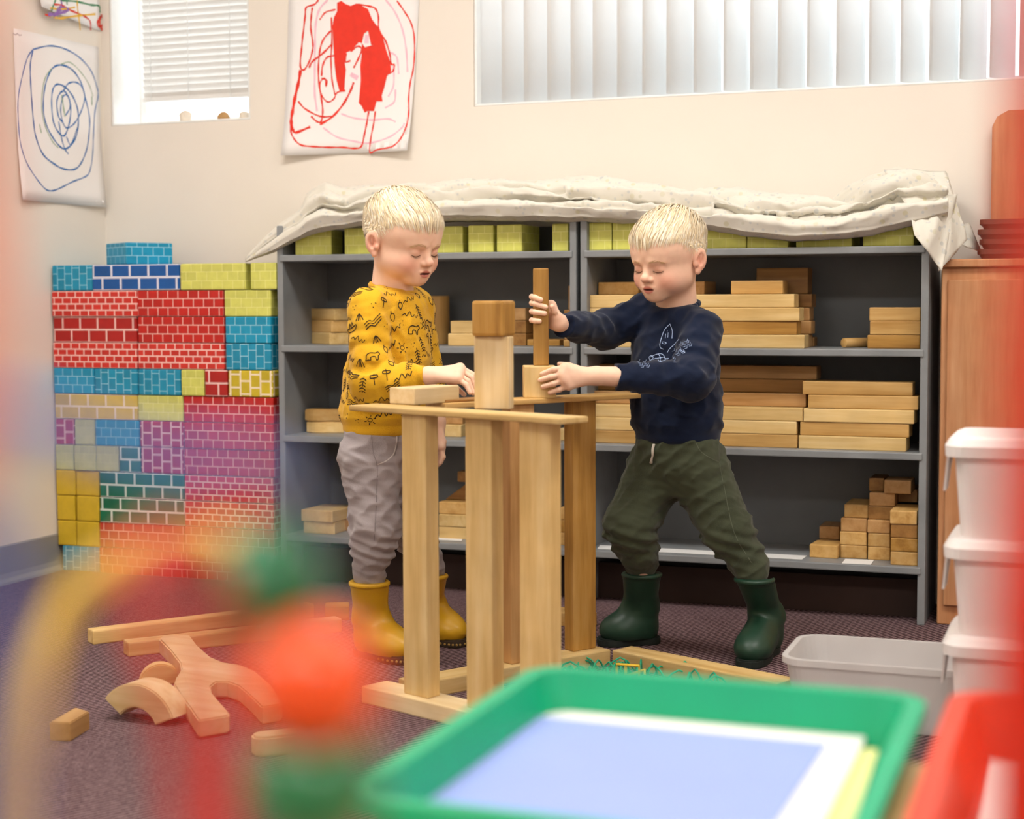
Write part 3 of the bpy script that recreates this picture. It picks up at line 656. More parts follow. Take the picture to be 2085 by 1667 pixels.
# red painting (back wall)
d3, pl3 = paper('drawing_sheet', (.652, 0, 1.262), (1.070, 0, 1.262), (1.105, 0, 1.78), (.672, 0, 1.78), (0, -1, 0), 'large white sheet with bold red paint figure between the windows', lambda u, v: .003+.030*(abs(2*u-1)**1.4)*(1-v)**4)
o8, s8 = (570, 0), 4.762; M_RED = plain('red_paint', '#e6301a', .5, .06, 40); M_PINK = plain('pink_paint', '#f3c3d3', .6, .06, 40)
strokes(d3, 'pink_paint_line', M_PINK, [(.006, [(470, 0), (390, 90), (355, 220), (345, 400), (345, 640), (345, 900), (370, 1080)]), (.005, [(1030, 0), (1120, 120), (1190, 280), (1230, 480), (1245, 700)]), (.0045, [(600, 1105), (720, 1145), (900, 1165), (1060, 1155), (1140, 1185)]), (.0045, [(430, 1240), (560, 1330), (720, 1370), (880, 1390), (1080, 1335), (1200, 1250), (1230, 1200)]), (.005, [(1080, 510), (1140, 560), (1160, 720)]), (.005, [(1110, 640), (1110, 830), (1060, 940)]), (.005, [(1130, 870), (1120, 990), (1030, 1050)]), (.012, [(850, 340), (845, 420)]), (.012, [(690, 720), (760, 760)])], wb, pl3, (0, -1, 0), o8, s8)
def plx(p): return pl3(p) + np.array([0, -.0004, 0])
strokes(d3, 'red_paint_figure', M_RED, [
 (.0050, [(380, 0), (340, 45), (260, 75), (250, 160), (230, 330), (215, 480), (205, 640), (240, 680), (290, 600), (320, 500), (325, 420), (305, 280), (310, 150), (320, 75)]),
 (.0095, [(208, 680), (190, 800), (160, 940), (140, 1080), (130, 1180), (150, 1270)]), (.0075, [(150, 1260), (180, 1290), (310, 1232)]),
 (.0048, [(130, 1180), (130, 1270), (165, 1350), (230, 1410), (340, 1425), (480, 1430), (620, 1430), (730, 1440), (800, 1420), (830, 1300), (850, 1200), (870, 1080)]),
 (.0042, [(935, 1080), (920, 1200), (895, 1340), (888, 1480), (960, 1455), (1060, 1440), (1130, 1420), (1200, 1350), (1250, 1230), (1268, 1100), (1262, 950), (1275, 800), (1300, 680), (1312, 520), (1305, 330), (1270, 210), (1210, 110), (1140, 10)]),
 (.0042, [(545, 95), (450, 120), (390, 195)]), (.0050, [(500, 300), (430, 380), (395, 480), (380, 640), (385, 800), (410, 960), (425, 1080), (410, 1180), (370, 1180), (315, 1130)]),
 (.0048, [(190, 985), (260, 1060), (400, 1130), (520, 1130)]), (.0062, [(400, 1210), (520, 1130), (620, 1010), (690, 880), (720, 800)]),
 (.0042, [(410, 760), (460, 780), (455, 840), (440, 760), (395, 810), (410, 920), (470, 990), (530, 960), (560, 900), (640, 880)]),
 (.0055, [(290, 660), (320, 600), (420, 520), (500, 440)]), (.0050, [(410, 740), (420, 640), (460, 560), (530, 540)]), (.0042, [(500, 560), (510, 760), (540, 920)]),
 (.0048, [(505, 170), (510, 400), (500, 560)]), (.0048, [(760, 45), (860, 60), (930, 85), (960, 160), (965, 290), (1030, 400), (1070, 520), (1085, 620), (1115, 630), (1105, 690), (1060, 715)]),
 (.0045, [(690, 590), (640, 600), (650, 520)]), (.005, [(690, 500), (760, 450), (800, 480), (770, 560), (720, 660)])],
 wb, plx, (0, -1, 0), o8, s8, fills=[
 [(560, 30), (600, 10), (640, 40), (690, 60), (750, 35), (800, 60), (860, 90), (900, 190), (950, 260), (900, 300), (860, 300), (820, 330), (800, 420), (770, 410), (700, 490), (650, 510), (635, 620), (645, 680), (635, 780), (630, 890), (585, 890), (555, 780), (535, 620), (525, 450), (515, 260), (530, 170), (560, 110)],
 [(800, 420), (830, 460), (900, 440), (950, 420), (1000, 430), (1040, 500), (1075, 600), (1085, 690), (1045, 740), (1020, 850), (995, 930), (1005, 985), (945, 985), (920, 1080), (860, 1075), (830, 1095), (800, 1030), (770, 1000), (780, 900), (790, 780), (785, 640), (800, 520)],
 [(860, 300), (950, 250), (1000, 350), (1040, 500), (1000, 430), (940, 430), (890, 440)]])
# ================================================================== TOWER
A_TH = math.radians(-23); B_TH = math.radians(57); C_TH = math.radians(-24.6)
def tb(name, c, z, dx, dy, dz, ang, tone, label, axis=0, bev=.003, group=None):
    m = wood(tone, axis); return tag(link(name, boxmesh(dx, dy, dz, bev, 2, m.name), m, None, (c[0], c[1], z), (0, 0, ang)), label, 'block', group)
def dirv(a): return np.array([math.cos(a), math.sin(a)])
BZ = .0345; PH = .5625; PT = BZ+PH
p1c = np.array([1.734, -1.488]); tipA = p1c - dirv(A_TH)*.142
tb('wooden_plank', tipA+dirv(A_TH)*.28, 0, .559, .07, BZ, A_TH, 'pale', 'pale floor plank under the three front pillars', group='floor planks of the tower')
b_end = np.array([1.9455, -.9515]); tb('wooden_plank', b_end-dirv(B_TH)*.263, 0, .526, .066, BZ, B_TH, 'light', 'floor plank running back under the darkest pillar', group='floor planks of the tower')
tb('wooden_plank', np.array([1.992, -.945])+dirv(C_TH)*.225, 0, .45, .066, BZ, C_TH, 'light', 'floor plank in front of the green boots', group='floor planks of the tower')
GP = 'upright pillars of the block tower'
tb('wooden_pillar', p1c, BZ, .069, .035, PH, A_TH, 'light', 'upright pillar in front of the grey trousers, leftmost', 2, group=GP)
tb('wooden_pillar', (1.893, -1.548), BZ, .066, .035, PH, A_TH+.07, 'light', 'second upright pillar from left, under the standing block', 2, group=GP)
tb('wooden_pillar', (2.020, -1.588), BZ, .072, .035, PH, A_TH+.1, 'light', 'wide third pillar from left, under the front board right end', 2, group=GP)
tb('wooden_pillar', (1.906, -.985), BZ, .066, .033, PH, B_TH, 'gold', 'darker rough pillar near the navy boy, rightmost of the tower', 2, group=GP)
b5 = b_end - dirv(B_TH)*.235; tb('wooden_pillar', b5, BZ, .066, .033, PH, B_TH, 'tan', 'pillar half hidden behind the third one under the back board', 2, group=GP)
BT = .0115; fb = np.array([1.838, -1.522]); tb('wooden_board', fb, PT, .575, .078, BT, math.radians(-23), 'light', 'thin front board carried by three pillars', group='thin boards of the tower')
bb = np.array([1.848, -1.083]); tb('wooden_board', bb, PT, .559, .075, BT, B_TH, 'mid', 'thin back board under the cube and held post', group='thin boards of the tower')
TZ = PT+BT
ld = np.array([.323, .949]); ln = at(844, 822, 3.235); lc = ln[:2] + ld*.07 + np.array([-.949, .323])*.035
tb('wooden_block', lc, TZ, .14, .07, .0345, math.atan2(ld[1], ld[0]), 'pale', 'pale brick-shaped block lying at the left end of the front board')
vb_ = at(1006, 834, 3.10); tb('wooden_block', vb_[:2]+FWD[:2]*.018, TZ, .071, .036, .142, math.radians(4), 'pale', 'pale block standing on the front board under the brown cube', 2)
tb('wooden_cube', vb_[:2]+FWD[:2]*.018, TZ+.1422, .066, .066, .069, math.radians(-3), 'gold', 'brown striped cube balanced on the standing block', 2, bev=.006)
cu = at(1098, 802, 3.55); cu = np.array([bb[0]-.009, bb[1]+.038])
def online(px, base, ang):  # point on a line hitting the pixel column
    best = min(np.linspace(-.3, .3, 601), key=lambda t: abs(proj((base[0]+dirv(ang)[0]*t, base[1]+dirv(ang)[1]*t, TZ))[0]-px)); return base + dirv(ang)*best
cuc = online(1098, bb, B_TH)
tb('wooden_cube', cuc, TZ, .070, .070, .0695, YAW+math.radians(2), 'light', 'light cube on the back board held by the navy boy', 2)
POST_C = cuc + RGT[:2]*.004
tb('wooden_post', POST_C, TZ+.0697, .0335, .030, .211, YAW, 'gold', 'thin brown post held upright on the light cube', 2, bev=.0025)
thin = online(945, bb, B_TH); tb('wooden_board', thin, TZ, .13, .05, .006, B_TH, 'dark', 'thin dark wooden strip under the yellow boy fingers')
# long block behind the tower, on the floor
q0, q1 = onz(1040, 1256, 0), onz(1215, 1284, 0)
tb('wooden_block', (q0+q1)[:2]/2+FWD[:2]*.03, 0, .24, .06, .0345, math.atan2(q1[1]-q0[1], q1[0]-q0[0]), 'mid', 'long block on the carpet behind the tower')
# ================================================================== BLOCKS ON THE CARPET
for (pa, pb, lab) in [((190, 1313), (640, 1256), 'long square wooden bar on the carpet, farther of the two'), ((262, 1338), (697, 1287), 'long square wooden bar on the carpet, nearer of the two')]:
    a = onz(pa[0], pa[1], 0)[:2]; b = onz(pb[0], pb[1], 0)[:2]; dv = (b-a)/np.linalg.norm(b-a); nv = np.array([-dv[1], dv[0]])
    tb('wooden_bar', (a+b)/2+nv*.022, 0, np.linalg.norm(b-a), .042, .0345, math.atan2(dv[1], dv[0]), 'light', lab, bev=.004, group='square bars on the carpet')
YO = [(890, 660), (905, 642), (1045, 634), (1062, 640), (1100, 690), (1180, 760), (1250, 790), (1350, 805), (1430, 840), (1510, 910), (1575, 1012), (1565, 1024), (1465, 1040), (1455, 1036), (1400, 978), (1330, 918), (1270, 897), (1210, 897), (1178, 922), (1182, 955), (1230, 1010), (1284, 1072), (1280, 1085), (1120, 1112), (1105, 1108), (1060, 1040), (1000, 960), (972, 912), (985, 872), (1013, 830), (1005, 790), (950, 720)]
P = [onz(x/2.746, 1060+y/2.746, .0385+.036*max(0, (880-y)/240.0)) for x, y in YO]; c = np.mean(P, axis=0)
def slab(P, th, bev):
    n = len(P); me = prism([(p[0]-c[0], p[1]-c[1]) for p in P], 0, th, bev)
    A = np.array([[p[0]-c[0], p[1]-c[1]] for p in P]); zz = np.array([p[2] for p in P])
    for v in me.vertices:
        d = np.hypot(A[:, 0]-v.co.x, A[:, 1]-v.co.y)+1e-4; w = 1/d**3; v.co.z += float((w*zz).sum()/w.sum())-th
    return me
tag(link('wooden_y_switch', slab(P, .0345, .003), wood('pale', 0), None, (c[0], c[1], 0)), 'pale Y-shaped wooden block lying on the carpet', 'block')
def archblock(c, ang, ro, ri, a0, a1, th, tone, label):
    n = 16; pts = [(ro*math.cos(math.radians(a0+(a1-a0)*i/n)), ro*math.sin(math.radians(a0+(a1-a0)*i/n))) for i in range(n+1)]
    pts += [(ri*math.cos(math.radians(a1+(a0-a1)*i/n)), ri*math.sin(math.radians(a1+(a0-a1)*i/n))) for i in range(n+1)] if ri > 0 else []
    zm = min(p[1] for p in pts); pts = [(p[0], p[1]-zm) for p in pts]
    me = prism(pts, 0, th, .0025); 
    for v in me.vertices: x, y, z = v.co; v.co = (x, -z+th/2, y)
    return tag(link('wooden_arch', me, wood(tone, 0), None, (c[0], c[1], 0), (0, 0, ang)), label, 'block')
ac = onz(289, 1472, 0); archblock(ac[:2]+FWD[:2]*.03, YAW-math.radians(24), .095, .048, 22, 142, .062, 'pale', 'curved arch block standing on the carpet beside the Y-shaped block')
hc = onz(322, 1395, 0); archblock(hc[:2]+FWD[:2]*.02, YAW+math.radians(15), .045, 0, 0, 180, .034, 'light', 'half-round block behind the curved arch block')
sb_ = onz(146, 1508, 0); sd = onz(146, 1512, 0)[:2] - onz(187, 1486, 0)[:2]; sd = -sd/np.linalg.norm(sd)
pp = [(-.055, -.02), (.03, -.02), (.055, .02), (-.055, .02)]
tag(link('wooden_block', prism(pp, 0, .036, .002), wood('tan', 0), None, tuple(sb_[:2]+sd*.05+np.array([-sd[1], sd[0]])*.02)+(0,), (0, 0, math.atan2(sd[1], sd[0]))), 'small tan slant-ended block alone on the carpet at left', 'block')
oc = onz(566, 1535, 0); pts = [(.024*math.cos(t)+(.034 if math.cos(t) > 0 else -.034), .024*math.sin(t)) for t in np.linspace(.01, 2*math.pi+.01, 32, endpoint=False)]
tag(link('wooden_oval', prism([(x, y) for x, y in pts], 0, .036, .004, 2), wood('pale', 0), None, (oc[0], oc[1]+.02, 0), (0, 0, YAW+math.radians(22))), 'whitish round-ended block on the carpet near the arch', 'block')
kb = onz(684, 1263, 0); tb('wooden_block', kb[:2]+FWD[:2]*.03, 0, .062, .07, .036, YAW+.1, 'gold', 'golden block on the carpet beside the yellow boot')
# green plastic pieces inside the plank frame
M_GP = plain('green_plastic', '#129a72', .35, .1, 20); M_YP = plain('yellow_plastic', '#e2b92c', .35, .08, 20)
fc = onz(1290, 1378, .0)
def netmesh():
    bm = bmesh.new(); R = random.Random(4)
    for i in range(70):
        x, y = R.uniform(-.17, .20), R.uniform(-.11, .055); a = R.uniform(0, 6.28); L = R.uniform(.03, .07); h = R.uniform(.012, .034)
        pts = [(x+math.cos(a)*L*(t-.5), y+math.sin(a)*L*(t-.5), .003+h*math.sin(math.pi*t)) for t in (0, .25, .5, .75, 1)]; tube_bm(bm, pts, .0022, 5)
    return bm_mesh(bm, 'net', True)
nt_ = tag(link('plastic_grass', netmesh(), M_GP, None, (fc[0]+.02, fc[1]-.01, 0)), 'tangle of green plastic grass strips inside the plank frame', 'toy grass'); nt_['kind'] = 'stuff'
yc = onz(1283, 1367, .02)
bm = bmesh.new()
for q in ([(-.03, 0, .0), (-.03, 0, .03), (.02, 0, .03), (.02, 0, .0)], [(-.01, .01, .004), (.03, .01, .02), (.035, -.01, .004)], [(-.01, 0, .03), (-.01, 0, 0)]): tube_bm(bm, q, .0035, 6)
tag(link('toy_connector', bm_mesh(bm, 'yc'), M_YP, None, (yc[0], yc[1], .004)), 'small yellow plastic toy frame on the green grass strips', 'toy')
# ================================================================== PLASTIC BINS
def rrect(hx, hy, r, n=6):
    out = []
    for cx, cy, a in ((hx-r, hy-r, 0), (-hx+r, hy-r, 90), (-hx+r, -hy+r, 180), (hx-r, -hy+r, 270)):
        for i in range(n+1): t = math.radians(a+90*i/n); out.append((cx+r*math.cos(t), cy+r*math.sin(t)))
    return out
def binmesh(hx, hy, h, t=.003, taper=.9, r=.03, lip=.008, floor=.004):
    prof = [(0.0, 0.0), (1.0, 0.0)]
    rings = [(taper, 0, 0), (1, h-.012, 0), (1, h-.012, lip), (1, h, lip), (1, h, -t), (taper, floor, -t)]
    bm = bmesh.new(); R = []
    for sc, z, off in rings: R.append([bm.verts.new((x, y, z)) for x, y in rrect(hx*sc+off, hy*sc+off, max(.004, r*sc+off*.6))])
    n = len(R[0])
    for a, b in zip(R[:-1], R[1:]):
        for i in range(n): bm.faces.new((a[i], a[(i+1) % n], b[(i+1) % n], b[i]))
    bm.faces.new(R[0]); bm.faces.new(R[-1])
    me = bm_mesh(bm, 'bin')
    return me
N = NT('frosted_plastic'); tc = N.n('ShaderNodeTexCoord'); f = N.noise(tc.outputs['Object'], 8, 2)
N.l(N.ramp(f, [(.3, lin('#e3dfdd')), (.7, lin('#efecea'))]), N.b.inputs['Base Color']); N.b.inputs['Roughness'].default_value = .35; N.b.inputs['Transmission Weight'].default_value = .35; N.b.inputs['Alpha'].default_value = .82; M_FROST = N.m
bl = onz(1650, 1292, .13); fl = onz(1622, 1345, .13)
bx0_, bx1_ = 2.432, 2.775; by0, by1 = fl[1]+.01, bl[1]
tag(link('storage_bin', binmesh((bx1_-bx0_)/2, (by1-by0)/2, .13, taper=.88, r=.045), M_FROST, None, ((bx0_+bx1_)/2, (by0+by1)/2, .001)), 'open frosted plastic bin on the carpet beside stacked white boxes', 'bin')
M_BOX = plain('white_plastic', '#ece6e3', .4, .02, 8, sss=.05); 
xb0 = at(1916, 900, 2.65); hx, hy = .165, .115; BHS = [.256, .164, .170]
for i in range(3):
    bh = BHS[i]
    cx, cyy = xb0[0]+hx+.008, xb0[1]+hy-.005
    t = tag(empty('lidded_box', (cx, cyy, sum(BHS[:i])+.0005*i)), 'white lidded plastic box, %s of the stack at right' % ['lowest', 'middle', 'topmost'][i], 'storage box', 'stacked white lidded boxes')
    link('body', binmesh(hx-.012, hy-.012, bh-.02, .003, .93, .03, .003), M_BOX, t)
    bm = bmesh.new(); RR = []
    for o_, z in ((-.006, bh-.034), (.003, bh-.034), (.004, bh-.016), (-.004, bh-.004), (-.014, bh)): RR.append([bm.verts.new((x, y, z)) for x, y in rrect(hx+o_, hy+o_, .035+o_)])
    n = len(RR[0])
    for a, b in zip(RR[:-1], RR[1:]):
        for k in range(n): bm.faces.new((a[k], a[(k+1) % n], b[(k+1) % n], b[k]))
    bm.faces.new(RR[0]); bm.faces.new(RR[-1]); link('lid', bm_mesh(bm, 'lid', False), M_BOX, t)
    bm = bmesh.new(); v = [(-.0, -.045, 0), (.0, .045, 0), (.0, .03, -.07), (.0, -.03, -.07)]
    pr = [bm.verts.new((p[0], p[1], p[2])) for p in v]; bm.faces.new(pr); shell(bm, .004)
    link('handle_clip', bm_mesh(bm, 'clip'), M_BOX, t, (-hx-.003, 0, bh-.03), (0, math.radians(6), 0))
# ================================================================== WOOD CABINET AT RIGHT
M_ORW = wood('gold', 2); WT['orange'] = ('#c2895e', '#b07549', '#cf9c72'); M_OR = wood('orange', 2)
cx0 = xat(1912, -.28, .5); ct = ony(1990, 527, -.28)[2]
t = tag(empty('side_cabinet', (cx0+.4, -.15, 0)), 'orange-brown wooden cabinet right of the bookcases behind the white boxes', 'cabinet')
abox('body', (-.4, -.12, 0), (.4, .14, ct-.02), M_OR, t, .003); abox('top_board', (-.41, -.135, ct-.02), (.41, .14, ct), M_OR, t, .003)
for s in (-1, 1):
    d = abox('door', (-.385 if s < 0 else .005, -.132, .05), (-.005 if s < 0 else .385, -.12, ct-.05), M_OR, t, .003)
    link('knob', lathe([(.004, 0), (.005, .012), (.012, .018), (.011, .026), (.004, .03)], 16), plain('knob_brass', '#8c6a3a', .35, .1, 20, metal=.8), d, (-s*.16, -.006, .4), (math.radians(90), 0, 0))
M_DB = plain('dark_brown_tray', '#5b3320', .6, .15, 12)
for i in range(4):
    xx = xat(1998+4*(i % 2), -.15, ct+.05)
    tag(link('brown_tray', binmesh(.11, .08, .024, .003, .94, .02, .004), M_DB, None, (xx+.11, -.165, ct+.0005+i*.0245)), 'dark brown shallow tray on the side cabinet, %s of four' % ['lowest', 'second from bottom', 'third from bottom', 'topmost'][i], 'tray', 'brown trays on the side cabinet')
bx = xat(2019, -.05, 1.2); zt2 = ony(2040, 224, -.05)[2]
pts = [(0, ct+.001), (0, zt2-.04), (.012, zt2-.015), (.04, zt2), (.42, zt2), (.42, ct+.001)]
me = prism(pts, 0, .03, .003)
for v in me.vertices: x, y, z = v.co; v.co = (x, -z, y-ct)
tag(link('wooden_headboard', me, M_OR, None, (bx, -.012, ct)), 'tall brown wooden board standing on the side cabinet against the wall', 'board')
# ================================================================== FOREGROUND TABLE, TRAYS
TT = .42
tbx = (2.50, 3.42); tby = (-4.16, -2.985)
t = tag(empty('low_table', ((tbx[0]+tbx[1])/2, (tby[0]+tby[1])/2, 0)), 'low children table under the green and red trays', 'table')
hx, hy = (tbx[1]-tbx[0])/2, (tby[1]-tby[0])/2
abox('table_top', (-hx, -hy, TT-.025), (hx, hy, TT), wood('light', 1), t, .004)
for sx in (-1, 1):
    for sy in (-1, 1): link('leg', lathe([(.018, 0), (.02, .01), (.024, TT-.026)], 16), wood('light', 2), t, (sx*(hx-.06), sy*(hy-.06), 0))
def tray(x0, x1, y0, y1, h, mat, label):
    return tag(link('plastic_tray', binmesh((x1-x0)/2, (y1-y0)/2, h, .004, .93, .03, .012, .004), mat, None, ((x0+x1)/2, (y0+y1)/2, TT+.0005)), label, 'tray', 'plastic trays on the low table')
M_GT = plain('green_tray', '#12a878', .4, .05, 10); M_RT = plain('red_tray', '#e2401f', .4, .05, 10)
tray(2.498, 2.843, -3.375, -2.958, .05, M_GT, 'green plastic tray holding lavender paper, in the foreground')
tray(2.886, 3.23, -3.40, -2.95, .055, M_RT, 'red plastic tray right of the green one, at the picture edge')
def sheet(px, z, col, label, th=.0015):
    P = [onz(a, b, z)[:2] for a, b in px]; c = np.mean(P, axis=0)
    bm = bmesh.new(); bm.faces.new([bm.verts.new((p[0]-c[0], p[1]-c[1], 0)) for p in P]); shell(bm, th)
    bmesh.ops.recalc_face_normals(bm, faces=bm.faces)
    o = link('paper_sheet', bm_mesh(bm, 'sheet'), plain('paper_'+col[1:], col, .75, .02, 8), None, (c[0], c[1], z)); return tag(o, label, 'paper', 'papers in the trays')
zp = TT+.0055
def rsheet(x0, x1, y0, y1, z, rz, col, label, th=.0015):
    o = link('paper_sheet', boxmesh(x1-x0, y1-y0, th, 0, key=col), plain('paper_'+col[1:], col, .75, .02, 8), None, ((x0+x1)/2, (y0+y1)/2, z), (0, 0, math.radians(rz))); return tag(o, label, 'paper', 'papers in the trays')
a = onz(1112, 1436, zp+.012); b = onz(1756, 1492, zp+.012); l1 = onz(1092, 1456, zp+.012); l2 = onz(1683, 1506, zp+.012)
rsheet(a[0]+.012, b[0]+.022, -3.345, a[1]-.02, zp, 2, '#e9e39a', 'yellow paper under the white one in the green tray', .003)
rsheet(a[0], b[0]+.004, -3.345, a[1], zp+.0035, 0.5, '#f4f1ec', 'white paper stack under the lavender sheet in the green tray', .006)
rsheet(l1[0]-.004, l2[0], -3.343, l1[1], zp+.010, -0.5, '#96a8e6', 'lavender blue paper topmost in the green tray', .0012)
rsheet(2.915, 3.20, -3.36, -3.10, TT+.006, 1, '#f3ebe8', 'white paper stack lying in the red tray', .034)
# ---- red upright panel close to the camera
RP = [(2048, -150), (2044, 300), (2042, 600), (2026, 950), (2004, 1250), (1990, 1600), (1980, 2660)]
d_ = .32; L = [at(px, py, d_) for px, py in RP]
pts = [(float((p-CAM)@RGT), float(p[2])) for p in L]; pts[-1] = (pts[-1][0], TT+.001)
zt3 = pts[0][1]; pts = pts + [(pts[0][0]+.16, TT+.001), (pts[0][0]+.16, zt3)]
me = prism([(p[0]-pts[0][0], p[1]-TT-.001) for p in pts], 0, .018, .003)
for v in me.vertices: x, y, z = v.co; v.co = (x, -z, y)
oo = CAM + RGT*pts[0][0] + FWD*d_; tag(link('red_panel', me, plain('red_plastic', '#d62a12', .4, .05, 10), None, (oo[0], oo[1], TT+.001), (0, 0, YAW)), 'tall red plastic panel close to the camera at the right edge', 'panel')
# ---- bead maze close to the camera at left
MZ = tag(empty('bead_maze', (2.78, -4.02, TT+.0005)), 'blurred bead maze toy with coloured wires close to the camera', 'toy')
def lpar(o): o.parent = MZ; o.matrix_parent_inverse = Matrix.Translation(-Vector(MZ.location)); return o
base = lpar(abox('base_board', (2.64, -4.14, TT+.001), (2.92, -3.90, TT+.022), wood('light', 0), None, .004))
MS = .62
def wire(pts, rad, col, name):
    rad = rad*.76; P = [at(p[0], p[1], p[2]*MS) for p in pts]
    for e in (0, -1):
        if P[e][2] < .6: P[e][2] = TT+.02
    return lpar(link(name, tube(catmull(P, 8), rad, 10), plain(name+'_m', col, .35, .04, 20)))
wire([(40, 2500, .70), (48, 1800, .70), (62, 1500, .70), (85, 1350, .70), (140, 1225, .70), (230, 1150, .69), (350, 1105, .68), (450, 1105, .66), (540, 1160, .63), (595, 1270, .61), (630, 1390, .60), (640, 1580, .60), (640, 1900, .60), (630, 2600, .60)], .0056, '#f0cc5a', 'yellow_wire')
wire([(400, 2900, .48), (395, 1900, .48), (380, 1600, .48), (345, 1400, .47), (300, 1250, .47), (290, 1140, .48), (340, 1095, .50), (410, 1120, .52), (450, 1250, .53), (455, 1500, .53), (450, 2800, .53)], .0036, '#d8342c', 'red_wire')
wire([(10, 3000, .45), (15, 1900, .45), (18, 1500, .44), (-5, 1200, .43), (-110, 1000, .42), (-90, 850, .42), (60, 850, .43), (250, 915, .45), (400, 935, .46), (520, 930, .49), (600, 985, .57), (648, 1150, .66), (652, 1500, .68), (650, 2600, .68)], .0036, '#4f74c8', 'blue_wire')
wire([(-300, 3000, .44), (-290, 1500, .42), (-200, 1150, .40), (-90, 950, .39), (-60, 700, .39), (-56, 300, .39), (-64, 50, .38), (-90, -60, .38), (-160, -40, .38), (-230, 300, .38), (-330, 1500, .4), (-330, 3000, .42)], .0045, '#ee7a4e', 'orange_wire')
def bead(px, py, d, r, col, lab, sq=1.0):
    d = d*MS; r = r*.74
    prof = [(r*max(.15, math.sin(math.pi*i/14)), -r*sq*math.cos(math.pi*i/14)) for i in range(15)]
    o = lpar(link('bead', lathe(prof, 28), plain('bead_'+col[1:], col, .3, .03, 20, coat=.3), None, at(px, py, d))); o['label'] = lab
bead(545, 1195, .62, .0200, '#1b7045', 'green bead'); bead(638, 1392, .60, .0215, '#f4571c', 'orange bead', 1.02); bead(640, 1605, .60, .0215, '#267546', 'green bead')
